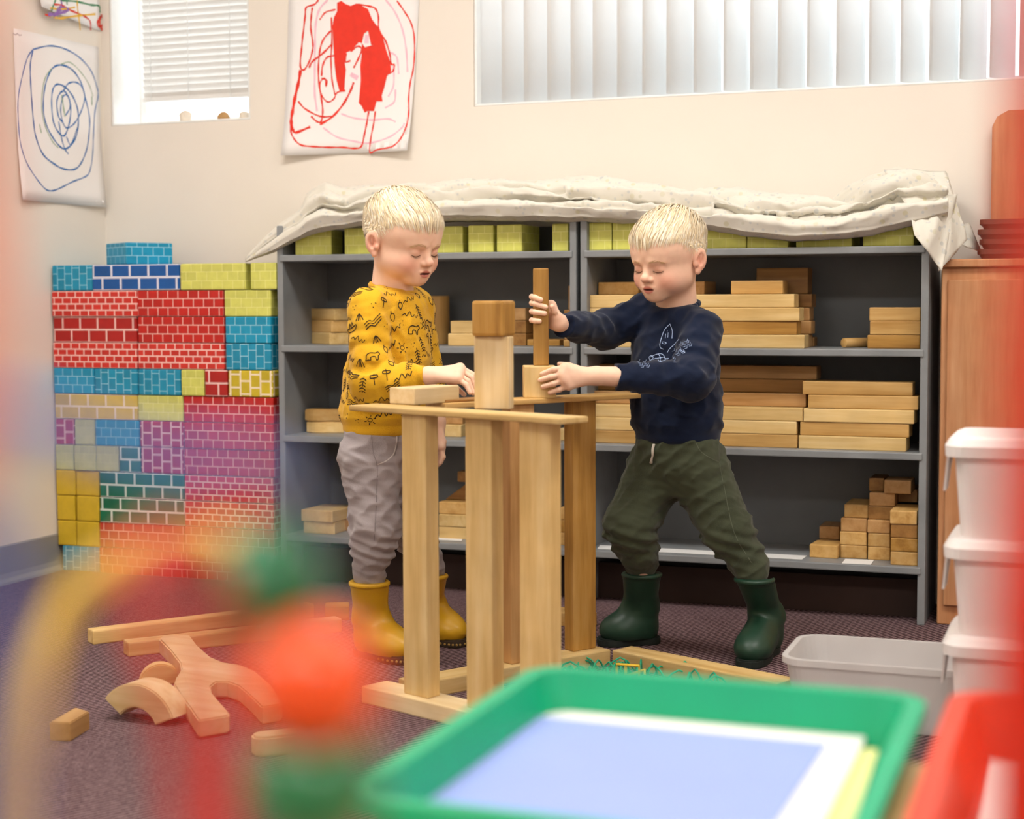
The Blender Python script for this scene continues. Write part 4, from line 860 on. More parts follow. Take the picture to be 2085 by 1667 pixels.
# ================================================================== PEOPLE : implicit surfaces meshed with surface nets
def axis_pts(segs):
    out = []
    for a, b, h in segs: out += list(np.arange(a, b-1e-9, h))
    return np.array(out + [segs[-1][1]], np.float32)
class Vol:
    def __init__(s, xs, ys, zs):
        s.x, s.y, s.z = [np.asarray(v, np.float32) for v in (xs, ys, zs)]
        s.D = np.full((len(s.x), len(s.y), len(s.z)), 1.0, np.float32)
    def reg(s, lo, hi):
        I = []
        for ax, a, b in ((s.x, lo[0], hi[0]), (s.y, lo[1], hi[1]), (s.z, lo[2], hi[2])):
            I.append(slice(max(0, int(np.searchsorted(ax, a))-1), min(len(ax), int(np.searchsorted(ax, b))+1)))
        return tuple(I), s.x[I[0]][:, None, None], s.y[I[1]][None, :, None], s.z[I[2]][None, None, :]
    def op(s, I, d, k, mode):
        D = s.D[I]
        if D.size == 0: return
        d = d.astype(np.float32)
        if mode == 's': D, d = -D, d
        if k <= 0: r = np.minimum(D, d)
        else:
            h = np.clip(.5+.5*(d-D)/k, 0, 1); r = d + (D-d)*h - k*h*(1-h)
        s.D[I] = -r if mode == 's' else r
    def cap(s, a, b, ra, rb, k=.01, mode='u'):
        a = np.array(a, float); b = np.array(b, float); m = max(ra, rb)+k+.012
        I, X, Y, Z = s.reg(np.minimum(a, b)-m, np.maximum(a, b)+m)
        ab = b-a; L = float(ab@ab)+1e-12
        t = np.clip(((X-a[0])*ab[0]+(Y-a[1])*ab[1]+(Z-a[2])*ab[2])/L, 0, 1)
        d = np.sqrt((X-a[0]-t*ab[0])**2+(Y-a[1]-t*ab[1])**2+(Z-a[2]-t*ab[2])**2) - (ra+(rb-ra)*t)
        s.op(I, d, k, mode)
    def chain(s, pts, rads, k=.01):
        for i in range(len(pts)-1): s.cap(pts[i], pts[i+1], rads[i], rads[i+1], k)
    def ell(s, c, r, R=None, k=.01, mode='u'):
        c = np.array(c, float); r = np.array(r, float); R = np.eye(3) if R is None else R
        m = np.abs(R)@r + k + .012
        I, X, Y, Z = s.reg(c-m, c+m); dx, dy, dz = X-c[0], Y-c[1], Z-c[2]
        q = [(dx*R[0, i]+dy*R[1, i]+dz*R[2, i])/r[i] for i in range(3)]
        k0 = np.sqrt(q[0]**2+q[1]**2+q[2]**2); k1 = np.sqrt((q[0]/r[0])**2+(q[1]/r[1])**2+(q[2]/r[2])**2)+1e-6
        s.op(I, k0*(k0-1)/k1, k, mode)
    def loft(s, secs, R, k=.02, mode='u', zr=.012):
        """secs: (centre world, rx, ry) bottom to top; elliptical tube, R columns give x,y axes"""
        C = np.array([q[0] for q in secs], float); rx = np.array([q[1] for q in secs]); ry = np.array([q[2] for q in secs]); o = np.argsort(C[:, 2]); C, rx, ry = C[o], rx[o], ry[o]
        m = max(rx.max(), ry.max())+k+.012
        I, X, Y, Z = s.reg(C.min(0)-m, C.max(0)+m)
        z = Z[0, 0]; zz = np.clip(z, C[0, 2], C[-1, 2])
        f = lambda v: np.interp(zz, C[:, 2], v).astype(np.float32)[None, None, :]
        cx, cy, ax, ay = f(C[:, 0]), f(C[:, 1]), f(rx), f(ry)
        u = (X-cx)*R[0, 0]+(Y-cy)*R[1, 0]; v = (X-cx)*R[0, 1]+(Y-cy)*R[1, 1]
        q = np.sqrt((u/ax)**2+(v/ay)**2); d = (q-1)*np.minimum(ax, ay)
        e = np.maximum(C[0, 2]-Z, Z-C[-1, 2])
        d2 = np.where((d > -zr) & (e > -zr), np.sqrt(np.maximum(d+zr, 0)**2+np.maximum(e+zr, 0)**2)-zr, np.maximum(d, e))
        s.op(I, d2, k, mode)
    def plane(s, p, n, k=.0, lo=None, hi=None):
        """keep the side opposite to n"""
        p = np.array(p, float); n = np.array(n, float); n /= np.linalg.norm(n)
        lo = np.array([s.x[0], s.y[0], s.z[0]]) if lo is None else lo; hi = np.array([s.x[-1], s.y[-1], s.z[-1]]) if hi is None else hi
        I, X, Y, Z = s.reg(lo, hi); d = -((X-p[0])*n[0]+(Y-p[1])*n[1]+(Z-p[2])*n[2])
        s.op(I, d+0*s.D[I], k, 's')
    def disp(s, fn, lo=None, hi=None, band=.03):
        lo = np.array([s.x[0], s.y[0], s.z[0]]) if lo is None else lo; hi = np.array([s.x[-1], s.y[-1], s.z[-1]]) if hi is None else hi
        I, X, Y, Z = s.reg(lo, hi); D = s.D[I]; s.D[I] = D + np.where(np.abs(D) < band, fn(X, Y, Z), 0).astype(np.float32)
    def mesh(s):
        D = s.D; S = D < 0; n = [v-1 for v in D.shape]
        cnt = np.zeros(n, np.uint8)
        for i in (0, 1):
            for j in (0, 1):
                for k in (0, 1): cnt += S[i:n[0]+i, j:n[1]+j, k:n[2]+k]
        act = np.argwhere((cnt > 0) & (cnt < 8)); idx = np.full(n, -1, np.int32); idx[tuple(act.T)] = np.arange(len(act))
        acc = np.zeros((len(act), 3)); num = np.zeros(len(act)); ax = (s.x, s.y, s.z)
        cor = [(i, j, k) for i in (0, 1) for j in (0, 1) for k in (0, 1)]
        val = {c: D[act[:, 0]+c[0], act[:, 1]+c[1], act[:, 2]+c[2]] for c in cor}
        P = lambda c: np.stack([ax[q][act[:, q]+c[q]] for q in range(3)], 1).astype(float)
        for a in cor:
            for q in range(3):
                if a[q] == 0:
                    b = list(a); b[q] = 1; b = tuple(b); va, vb = val[a], val[b]; m = (va < 0) != (vb < 0)
                    t = (va/(va-vb+1e-12)).astype(float); pa, pb = P(a), P(b); cr = pa+(pb-pa)*t[:, None]
                    acc[m] += cr[m]; num[m] += 1
        V = acc/np.maximum(num, 1)[:, None]; Fs = []
        for q in range(3):
            sl0 = [slice(None)]*3; sl1 = [slice(None)]*3; sl0[q] = slice(0, -1); sl1[q] = slice(1, None)
            A, B = S[tuple(sl0)], S[tuple(sl1)]; e = np.argwhere(A != B); o = [w for w in range(3) if w != q]
            ok = np.all([(e[:, w] > 0) & (e[:, w] < D.shape[w]-1) for w in o], axis=0); e = e[ok]; ins = A[tuple(e.T)]
            g = []
            for du, dv in ((-1, -1), (0, -1), (0, 0), (-1, 0)):
                c = e.copy(); c[:, o[0]] += du; c[:, o[1]] += dv; g.append(idx[c[:, 0], c[:, 1], c[:, 2]])
            g = np.stack(g, 1); fl = ins if q != 1 else ~ins
            g[~fl] = g[~fl][:, ::-1]; Fs.append(g)
        Fq = np.concatenate(Fs); Fq = Fq[(Fq >= 0).all(1)]
        return V, Fq
def relax(V, Fq, it=2, lam=.5):
    e = np.concatenate([Fq[:, [0, 1]], Fq[:, [1, 2]], Fq[:, [2, 3]], Fq[:, [3, 0]]]); e = np.concatenate([e, e[:, ::-1]])
    deg = np.bincount(e[:, 0], minlength=len(V)).astype(float)[:, None]
    for i in range(it):
        for l in (lam, -lam*1.03):
            A = np.stack([np.bincount(e[:, 0], weights=V[e[:, 1], q], minlength=len(V)) for q in range(3)], 1)
            V = V + l*(A/np.maximum(deg, 1)-V)
    return V
def npmesh(name, V, Fq, mat, parent=None, origin=(0, 0, 0), cols=None):
    me = bpy.data.meshes.new(name); V = V-np.array(origin)
    if Fq.shape[1] == 4 and len(Fq) > 50 and name != 'hair':
        a, b_, c_ = V[Fq[:, 0]], V[Fq[:, 1]], V[Fq[:, 2]]
        if np.einsum('ij,ij->i', a, np.cross(b_, c_)).sum() < 0: Fq = Fq[:, ::-1].copy()
    me.vertices.add(len(V)); me.vertices.foreach_set('co', V.astype(np.float32).ravel())
    me.loops.add(Fq.size); me.loops.foreach_set('vertex_index', Fq.astype(np.int32).ravel())
    me.polygons.add(len(Fq)); me.polygons.foreach_set('loop_start', np.arange(0, Fq.size, Fq.shape[1], dtype=np.int32)); me.polygons.foreach_set('loop_total', np.full(len(Fq), Fq.shape[1], np.int32))
    me.polygons.foreach_set('use_smooth', np.ones(len(Fq), bool)); me.update(calc_edges=True); me.validate()
    if cols is not None:
        ca = me.color_attributes.new('tint', 'FLOAT_COLOR', 'POINT'); ca.data.foreach_set('color', np.concatenate([cols, np.ones((len(cols), 1))], 1).astype(np.float32).ravel())
    return link(name, me, mat, parent)
def wav(X, Y, Z, f, seed):
    R = np.random.default_rng(seed); s = 0
    for i in range(5):
        d = R.normal(size=3); d /= np.linalg.norm(d); p = R.uniform(0, 6.28); s = s + np.sin((X*d[0]+Y*d[1]+Z*d[2])*f*(1+.35*i)+p)/(1+.4*i)
    return s/2.2
def ridge(X, Y, Z, f, seed): return 1-2.2*np.abs(wav(X, Y, Z, f, seed))
def frame(yaw, pitch=0, roll=0):
    f = RGT*math.sin(yaw)-FWD*math.cos(yaw); up = np.array([0, 0, 1.]); l = np.cross(up, f)
    f2 = f*math.cos(pitch)-up*math.sin(pitch); u2 = up*math.cos(pitch)+f*math.sin(pitch)
    l2 = l*math.cos(roll)+u2*math.sin(roll); u3 = u2*math.cos(roll)-l*math.sin(roll)
    return np.stack([l2, f2, u3], 1)
def skinmat():
    N = NT('skin'); a = N.n('ShaderNodeAttribute', attribute_name='tint'); tc = N.n('ShaderNodeTexCoord'); f = N.noise(tc.outputs['Object'], 90, 3)
    m = N.n('ShaderNodeMix', data_type='RGBA', blend_type='MULTIPLY'); m.inputs[0].default_value = .35; N.l(a.outputs['Color'], m.inputs[6]); N.l(N.ramp(f, [(.3, (.9, .85, .83, 1)), (.7, (1, 1, 1, 1))]), m.inputs[7])
    N.l(m.outputs[2], N.b.inputs['Base Color']); N.b.inputs['Roughness'].default_value = .5; N.b.inputs['Specular IOR Level'].default_value = .35
    N.b.inputs['Subsurface Weight'].default_value = .12; N.b.inputs['Subsurface Radius'].default_value = (.012, .005, .003); N.b.inputs['Subsurface Scale'].default_value = .6
    return N.m
M_SKIN = skinmat()
def hairmat():
    N = NT('blond_hair'); tc = N.n('ShaderNodeTexCoord'); f = N.noise(tc.outputs['Object'], 160, 2); g = N.noise(tc.outputs['Object'], 25, 2)
    at_ = N.n('ShaderNodeAttribute', attribute_name='tint'); N.l(at_.outputs['Color'], N.b.inputs['Base Color']); N.b.inputs['Roughness'].default_value = .42; N.b.inputs['Specular IOR Level'].default_value = .5
    return N.m
M_HAIR = hairmat(); M_LASH = plain('lash', '#6a4632', .7, .1, 50); M_BROW = plain('brow_hair', '#dcb78c', .7, .1, 80)
def fabric(name, col, dark, sc=900, bump=.25):
    N = NT(name); tc = N.n('ShaderNodeTexCoord'); f = N.noise(tc.outputs['Object'], sc, 2); g = N.noise(tc.outputs['Object'], 12, 3)
    m = N.n('ShaderNodeMath', operation='ADD'); N.l(f, m.inputs[0]); N.l(g, m.inputs[1])
    N.l(N.ramp(m.outputs[0], [(.75, lin(dark)), (1.2, lin(col))]), N.b.inputs['Base Color']); N.b.inputs['Roughness'].default_value = .88; N.b.inputs['Specular IOR Level'].default_value = .15
    N.b.inputs['Sheen Weight'].default_value = .15; N.bump(f, bump, .0008); return N.m
EY = (.0265, .0775, -.0125)
def head(v, c, R, s, neck):
    T = lambda p: c + R@(np.array(p, float)*s)
    def E(p, r, k=.01, mode='u', rot=None): v.ell(T(p), np.array(r)*s, R if rot is None else R@rot, k*s, mode)
    def Cp(a, b, ra, rb, k=.01, mode='u'): v.cap(T(a), T(b), ra*s, rb*s, k*s, mode)
    E((0, -.012, .028), (.0735, .0915, .080)); E((0, .038, .022), (.059, .046, .050), .03)
    E((0, .028, -.038), (.053, .048, .044), .03); 
    for g in (-1, 1):
        E((g*.030, .048, -.041), (.025, .026, .025), .02); E((g*.035, .008, -.042), (.025, .034, .026), .025)
    E((0, .058, -.075), (.024, .020, .0155), .02); E((0, .066, -.055), (.024, .017, .017), .016)
    v.cap(T((0, -.022, -.040)), neck, .041*s, .047*s, .02)
    for g in (-1, 1):
        Cp((g*.014, .0795, .004), (g*.040, .064, .003), .006, .0045, .012)
        E((g*.0275, .092, -.012), (.0145, .0135, .0085), .012, 's')
        E((g*EY[0], .0655, -.0125), (.0135, .0125, .0112), .004)
        E((g*.0265, .0815, -.0205), (.012, .004, .0012), .004, 's')
    Cp((0, .076, -.010), (0, .0885, -.029), .0072, .0080, .010); E((0, .0915, -.0315), (.0098, .0090, .0085), .006)
    for g in (-1, 1):
        E((g*.0092, .0835, -.0350), (.0064, .0075, .0058), .004); E((g*.0048, .0900, -.0405), (.0030, .0040, .0022), .002, 's')
    for g in (-1, 1): E((g*.0065, .0795, -.0525), (.0105, .0065, .0040), .003)
    E((0, .0780, -.0625), (.0120, .0070, .0050), .003); E((0, .0885, -.0574), (.0145, .0105, .0021), .0018, 's')
    for g in (-1, 1):
        a = math.radians(14); ra = np.array([[1, 0, 0], [0, math.cos(a), math.sin(a)], [0, -math.sin(a), math.cos(a)]]).T
        b = g*math.radians(22); rb = np.array([[math.cos(b), -math.sin(b), 0], [math.sin(b), math.cos(b), 0], [0, 0, 1]])
        E((g*.0765, -.012, -.008), (.0065, .0165, .0255), .006, 'u', rb@ra)
        E((g*.0860, -.0075, -.007), (.0112, .0102, .0172), .0015, 's', rb@ra)
        E((g*.0762, -.0140, -.002), (.0045, .0028, .0120), .0015, 'u', rb@ra); E((g*.0790, -.003, -.009), (.0040, .0042, .0060), .002, 's', rb@ra)
        E((g*.0740, .0015, -.016), (.0050, .0045, .0060), .004); E((g*.0735, -.004, -.032), (.0052, .0075, .0075), .005)
    return T
def headcol(V, c, R, s):
    L = ((V-c)@R)/s; x, y, z = L.T; ax = np.abs(x)
    base = np.array(lin('#f3c9ae')[:3]); C = np.tile(base, (len(V), 1))
    def mixc(col, w): 
        nonlocal C; w = np.clip(w, 0, 1)[:, None]; C = C*(1-w)+np.array(lin(col)[:3])*w
    g = lambda px, py, pz, rx, ry, rz: np.exp(-(((ax-px)/rx)**2+((y-py)/ry)**2+((z-pz)/rz)**2))
    near = (np.linalg.norm(L, axis=1) < .16)
    mixc('#e08f78', .62*g(.038, .06, -.040, .022, .04, .020)*near); mixc('#e39b82', .5*g(0, .1, -.033, .012, .02, .010)*near)
    mixc('#dd8f78', .7*g(.078, -.010, -.010, .010, .022, .03)*near); mixc('#d98b74', .45*g(.0265, .085, -.010, .016, .02, .008)*near)
    lips = np.clip(1-np.sqrt((x/.0150)**2+((z+.0575)/.0093)**2), 0, 1)*4*(y > .070)*near; mixc('#cb6f64', np.minimum(lips, .85))
    slit = (np.abs(z+.0574) < .0021*np.sqrt(np.clip(1-(x/.0150)**2, 0, 1))+.0002) & (y > .066) & (y < .0858) & (ax < .0145) & near; mixc('#5c2620', slit*.85)
    mixc('#b5654f', .75*g(.0048, .0895, -.0405, .0028, .004, .0022)*near)
    hl = hairline(y, ax); mixc('#efd9ac', np.clip((z-hl)/.016, 0, 1)*.95*near)
    return C
def hairline(y, ax):
    return np.interp(y, [-.12, -.075, -.045, -.030, -.018, .004, .012, .035, .060, .09], [-.030, -.028, -.022, -.006, .022, .024, .026, .050, .060, .062])
def hairbm(bvh, c, R, s, seed, n=7500, part=0.0):
    rg = np.random.default_rng(seed); T = lambda p: c + R@(np.array(p)*s); bm_v = []; bm_f = []; bm_c = []
    wh = np.array([.015*part, -.058, .092]); made = 0
    tones = [np.array(lin(q)[:3]) for q in ('#eed8ae', '#f6e6c6', '#fcf2de', '#f2deba')]
    nu, nb = 3000, 1700
    while made < n+nu+nb:
        d = rg.normal(size=3); d /= np.linalg.norm(d); p = np.array([0, -.012, .028])+d*np.array([.075, .093, .082])
        hl = float(hairline(p[1], abs(p[0]))); lay = 0 if made < nu else (1 if made < nu+n else 2)
        if lay == 2:
            if p[1] > .034 or not (hl-.020*rg.random()**.7 < p[2] < hl+.006) or p[2] > .05: continue
        elif p[2] < hl+.001+.004*rg.random(): continue
        made += 1
        top = float(np.clip((p[2]-.036)/.035, 0, 1)); front = float(np.clip((p[1]+.01)/.06, 0, 1))
        Ln = (.009+.026*top+.010*top*front)*rg.uniform(.65, 1.15); lift = (.0008+.0075*top)*rg.uniform(.05, 1.0)
        if lay == 0: lift = .0005+.0012*rg.random(); Ln *= .9
        if lay == 2: lift = .0004; Ln = .006*rg.uniform(.6, 1.2); top = 0.0
        v = p-wh; v = v/np.linalg.norm(v) + np.array([.45*part*top, .50*top, -.8*(1-top)])
        cl = .16*np.array([math.sin(p[0]*210+p[1]*90), math.sin(p[1]*170+2), math.sin(p[2]*140+p[0]*120)])
        v = v + cl + rg.normal(size=3)*.05
        st = 7; q = T(p); dv = R@(v/np.linalg.norm(v)); P = []; Nn = []
        for i in range(st+1):
            h = bvh.find_nearest(Vector(q))
            if h[0] is None: break
            co = np.array(h[0]); nn = np.array(h[1]); dv = dv - nn*float(dv@nn); dv /= np.linalg.norm(dv)+1e-9
            t = i/st; P.append(co+nn*(.0005+lift*(math.sin(math.pi*min(1, .12+.74*t))))*s); Nn.append(nn); q = co+dv*(Ln/st)*s
            dv = dv + np.array([0, 0, -.07])
        if len(P) < st+1: continue
        tw = rg.uniform(-.15, .15); w0 = (rg.uniform(.0020, .0030), rg.uniform(.0007, .0015), rg.uniform(.0003, .0005))[lay]*s; b = len(bm_v); tc = tones[rg.integers(4)]*rg.uniform(.88, 1.05)
        for i in range(st+1):
            t = P[min(i+1, st)]-P[max(i-1, 0)]; sd = np.cross(t, Nn[i]); sd /= np.linalg.norm(sd)+1e-9; w = w0*(1-.85*(i/st)**1.6)
            sd = sd + Nn[i]*tw; bm_v += [P[i]-sd*w, P[i]+sd*w]; bm_c += [tc, tc]
        for i in range(st): bm_f.append((b+2*i, b+2*i+1, b+2*i+3, b+2*i+2))
    return np.array(bm_v), np.array(bm_f), np.array(bm_c)
def bvhof(V, Fq): return BVHTree.FromPolygons([tuple(p) for p in V], [tuple(int(i) for i in f) for f in Fq])
def facehair(root, bvh, c, R, s, org):
    T = lambda p: c + R@(np.array(p)*s)
    def onface(pts, off):
        o = []
        for p in pts:
            h = bvh.ray_cast(Vector(T((p[0], .14, p[1]))), Vector(R@np.array([0, -1., 0])))
            if h[0] is not None: o.append((np.array(h[0])+np.array(h[1])*off, np.array(h[1])))
        return o
    for g in (-1, 1):
        bm = bmesh.new()
        q = onface([(g*(EY[0]-.0115+.023*t), EY[2]-.0040-.0038*math.sin(math.pi*t)-.001*t) for t in np.linspace(0, 1, 14)], .0004)
        tube_bm(bm, [a for a, n in q], [.0004+.0007*math.sin(math.pi*(i+.5)/len(q)) for i in range(len(q))], 5)
        for i in range(1, len(q)):
            a, n = q[i]; tip = a+n*.0052*s+R@np.array([g*.0015*(i/len(q)), 0, -.0032])*s
            tube_bm(bm, [a, a*.5+tip*.5+n*.0006, tip], [.0004, .0003, .0001], 4)
        link('eyelash', bm_mesh(bm, 'lash', True), M_LASH, root).location = -Vector(org)
        bm = bmesh.new(); rg = random.Random(3+g)
        for i in range(70):
            t = rg.random(); x = g*(.012+.030*t); z = .0035+.0035*math.sin(math.pi*min(1, t*1.1))-.003*t+rg.uniform(-.0022, .0022)
            q = onface([(x+g*.0045*u, z+.0012*u-.0008*u*t) for u in (0, .5, 1)], .0005)
            if len(q) == 3: tube_bm(bm, [a for a, n in q], [.00028, .00024, .0001], 4)
        link('eyebrow', bm_mesh(bm, 'brow', True), M_BROW, root).location = -Vector(org)
def hand(v, wrist, fingers, thumb, rp=.0125, rf=.0062, kf=.0025):
    """fingers: list of joint polylines starting at the knuckle"""
    for f in fingers:
        v.cap(wrist, f[0], rp*1.15, rp*.82, .010)
    for a, b in zip(fingers[:-1], fingers[1:]): v.cap(a[0], b[0], rp*.75, rp*.75, .008)
    for f in fingers + ([thumb] if thumb else []):
        n = len(f)
        for i in range(n-1):
            r0, r1 = rf*(1.08-.22*i/(n-1)), rf*(1.08-.22*(i+1)/(n-1)); v.cap(f[i], f[i+1], r0, r1, kf)
def boot(root, org, heel, toe, rim, rr, mat, solemat, lab, h=.0026, studs=True):
    """rubber boot: heel, toe = floor points of the foot axis ends; rim = centre of the top opening"""
    heel = np.array(heel, float); toe = np.array(toe, float); heel[2] = toe[2] = 0; t = toe-heel; Lf = np.linalg.norm(t); t /= Lf; sd = np.array([-t[1], t[0], 0]); up = np.array([0, 0, 1.])
    R = np.stack([sd, t, up], 1); rim = np.array(rim, float); H = rim[2]
    pts = np.array([heel, toe, rim]); lo = pts.min(0)-.07; hi = pts.max(0)+.07; lo[2] = 0.004; hi[2] = H+.012
    v = Vol(*[np.arange(lo[q], hi[q], h) for q in range(3)])
    G = lambda a, z, b=0: heel+t*a+sd*b+up*z
    v.ell(G(.040, .044), (.037, .040, .046), R, .01); v.ell(G(Lf-.052, .036), (.041, .050, .034), R, .02); v.ell(G(Lf*.5, .040), (.037, .06, .036), R, .02)
    v.cap(G(.042, .095), G(Lf-.07, .045), .036, .032, .03)
    ank = G(.044, .085); C = [(ank+(rim-ank)*u, .037+(rr-.037)*u**1.3, .039+(rr+.002-.039)*u**1.3) for u in (0, .3, .6, .85, 1)]
    v.loft(C, R, .025, zr=.002)
    cc = C[-1][0]; v.loft([(cc-up*.009, rr+.0022, rr+.0042), (cc, rr+.0022, rr+.0042)], R, .001, zr=.002)
    uu = .93; c2 = ank+(rim-ank)*.84; v.loft([(c2-up*.0012, rr*.985, rr*.985+.002), (c2+up*.0012, rr*.985, rr*.985+.002)], R, .002, zr=.001)
    v.loft([(ank+(rim-ank)*.60, rr-.012, rr-.010), (cc+up*.03, rr-.0058, rr-.0038)], R, .002, 's', zr=.002)
    v.plane((0, 0, .0165), (0, 0, -1)) if False else None
    I, X, Y, Z = v.reg(lo, hi); v.op(I, (Z-.016)+0*v.D[I], 0, 's')
    V, Fq = v.mesh(); V = relax(V, Fq, 2); b = npmesh('boot', V, Fq, mat, root, org); b['label'] = lab
    # sole
    o = []
    for i in range(36):
        a = 2*math.pi*i/36; y = math.cos(a); x = math.sin(a); yy = Lf*.5+(Lf*.5+.004)*y; w = .034+.011*max(0, y)+.004*max(0, -y); 
        sx = np.sign(x)*abs(x)**.7; w2 = w-.007*math.exp(-((yy-Lf*.38)/.03)**2); o.append(((heel+t*yy+sd*w2*sx)-np.array(org))[:2])
    link('sole', prism(o, -org[2]+.0, .019-org[2], .003), solemat, b)
    if studs:
        bm = bmesh.new()
        for i in list(range(0, 9))+list(range(28, 36)):
            p = Vector((o[i][0], o[i][1], .009-org[2])); bmesh.ops.create_icosphere(bm, subdivisions=1, radius=.0034, matrix=Matrix.Translation(p))
        link('sole_tread', bm_mesh(bm, 'tread'), plain('tread_tan', '#9a7a3c', .6, .1, 20), b)
    return b
def surfline(bvh, pix, k=5, off=.0006, d0=None):
    """photo pixels to points on a garment, resampled smoothly"""
    q = catmull(pix, k) if len(pix) > 2 else [np.array(p, float) for p in pix]; o = []
    for p in q:
        r = ray(p[0], p[1]); r = r/np.linalg.norm(r); h = bvh.ray_cast(Vector(CAM), Vector(r))
        if h[0] is not None: o.append((np.array(h[0])+np.array(h[1])*off, np.array(h[1])))
    return o
def print_lines(bvh, lines, name, mat, parent, org, off=.0006):
    bm = bmesh.new()
    for w, pix in lines:
        q = surfline(bvh, pix, off=off)
        if len(q) < 2: continue
        seg = [q[0]]
        for a in q[1:]:
            if np.linalg.norm(a[0]-seg[-1][0]) > .02:
                if len(seg) > 1: ribbon_bm(bm, [p for p, n in seg], [n for p, n in seg], w)
                seg = [a]
            else: seg.append(a)
        if len(seg) > 1: ribbon_bm(bm, [p for p, n in seg], [n for p, n in seg], w)
    me = bpy.data.meshes.new(name); bm.to_mesh(me); bm.free()
    o = link(name, me, mat, parent); o.location = -Vector(org); return o
def volbox(lo, hi, h): return Vol(*[np.arange(lo[q], hi[q]+h, h) for q in range(3)])
def bounds(pts, m): P = np.array(pts); return P.min(0)-m, P.max(0)+m
CF = float((cuc-CAM[:2])@FWD[:2])   # distance of the held cube
M_YEL = fabric('yellow_knit', '#e0ac26', '#c9921a'); M_NAVY = fabric('navy_knit', '#101b33', '#0a1226'); M_GRYC = fabric('grey_twill', '#a59c9d', '#8d8486', 1200); M_OLV = fabric('olive_twill', '#454a38', '#33382a', 1200)
M_YB = plain('yellow_rubber', '#d3a11c', .38, .05, 12, spec=.5); M_GB = plain('green_rubber', '#1d3c2c', .42, .06, 12, spec=.45); M_SOLE = plain('boot_sole', '#3a2c1c', .7, .15, 20); M_SOLEG = plain('boot_sole_dark', '#17201b', .7, .1, 20)
M_INK = plain('print_ink', '#2c1f0c', .85, .1, 60); M_INKB = plain('print_ink_blue', '#a8bce0', .85, .1, 60); M_STITCH = plain('stitching', '#d9d3d0', .8, .05, 60)
M_GST = plain('grey_seam', '#837a7c', .9, .05, 60); M_OST = plain('olive_seam', '#5c6150', .9, .05, 60)
def finish(root): pass
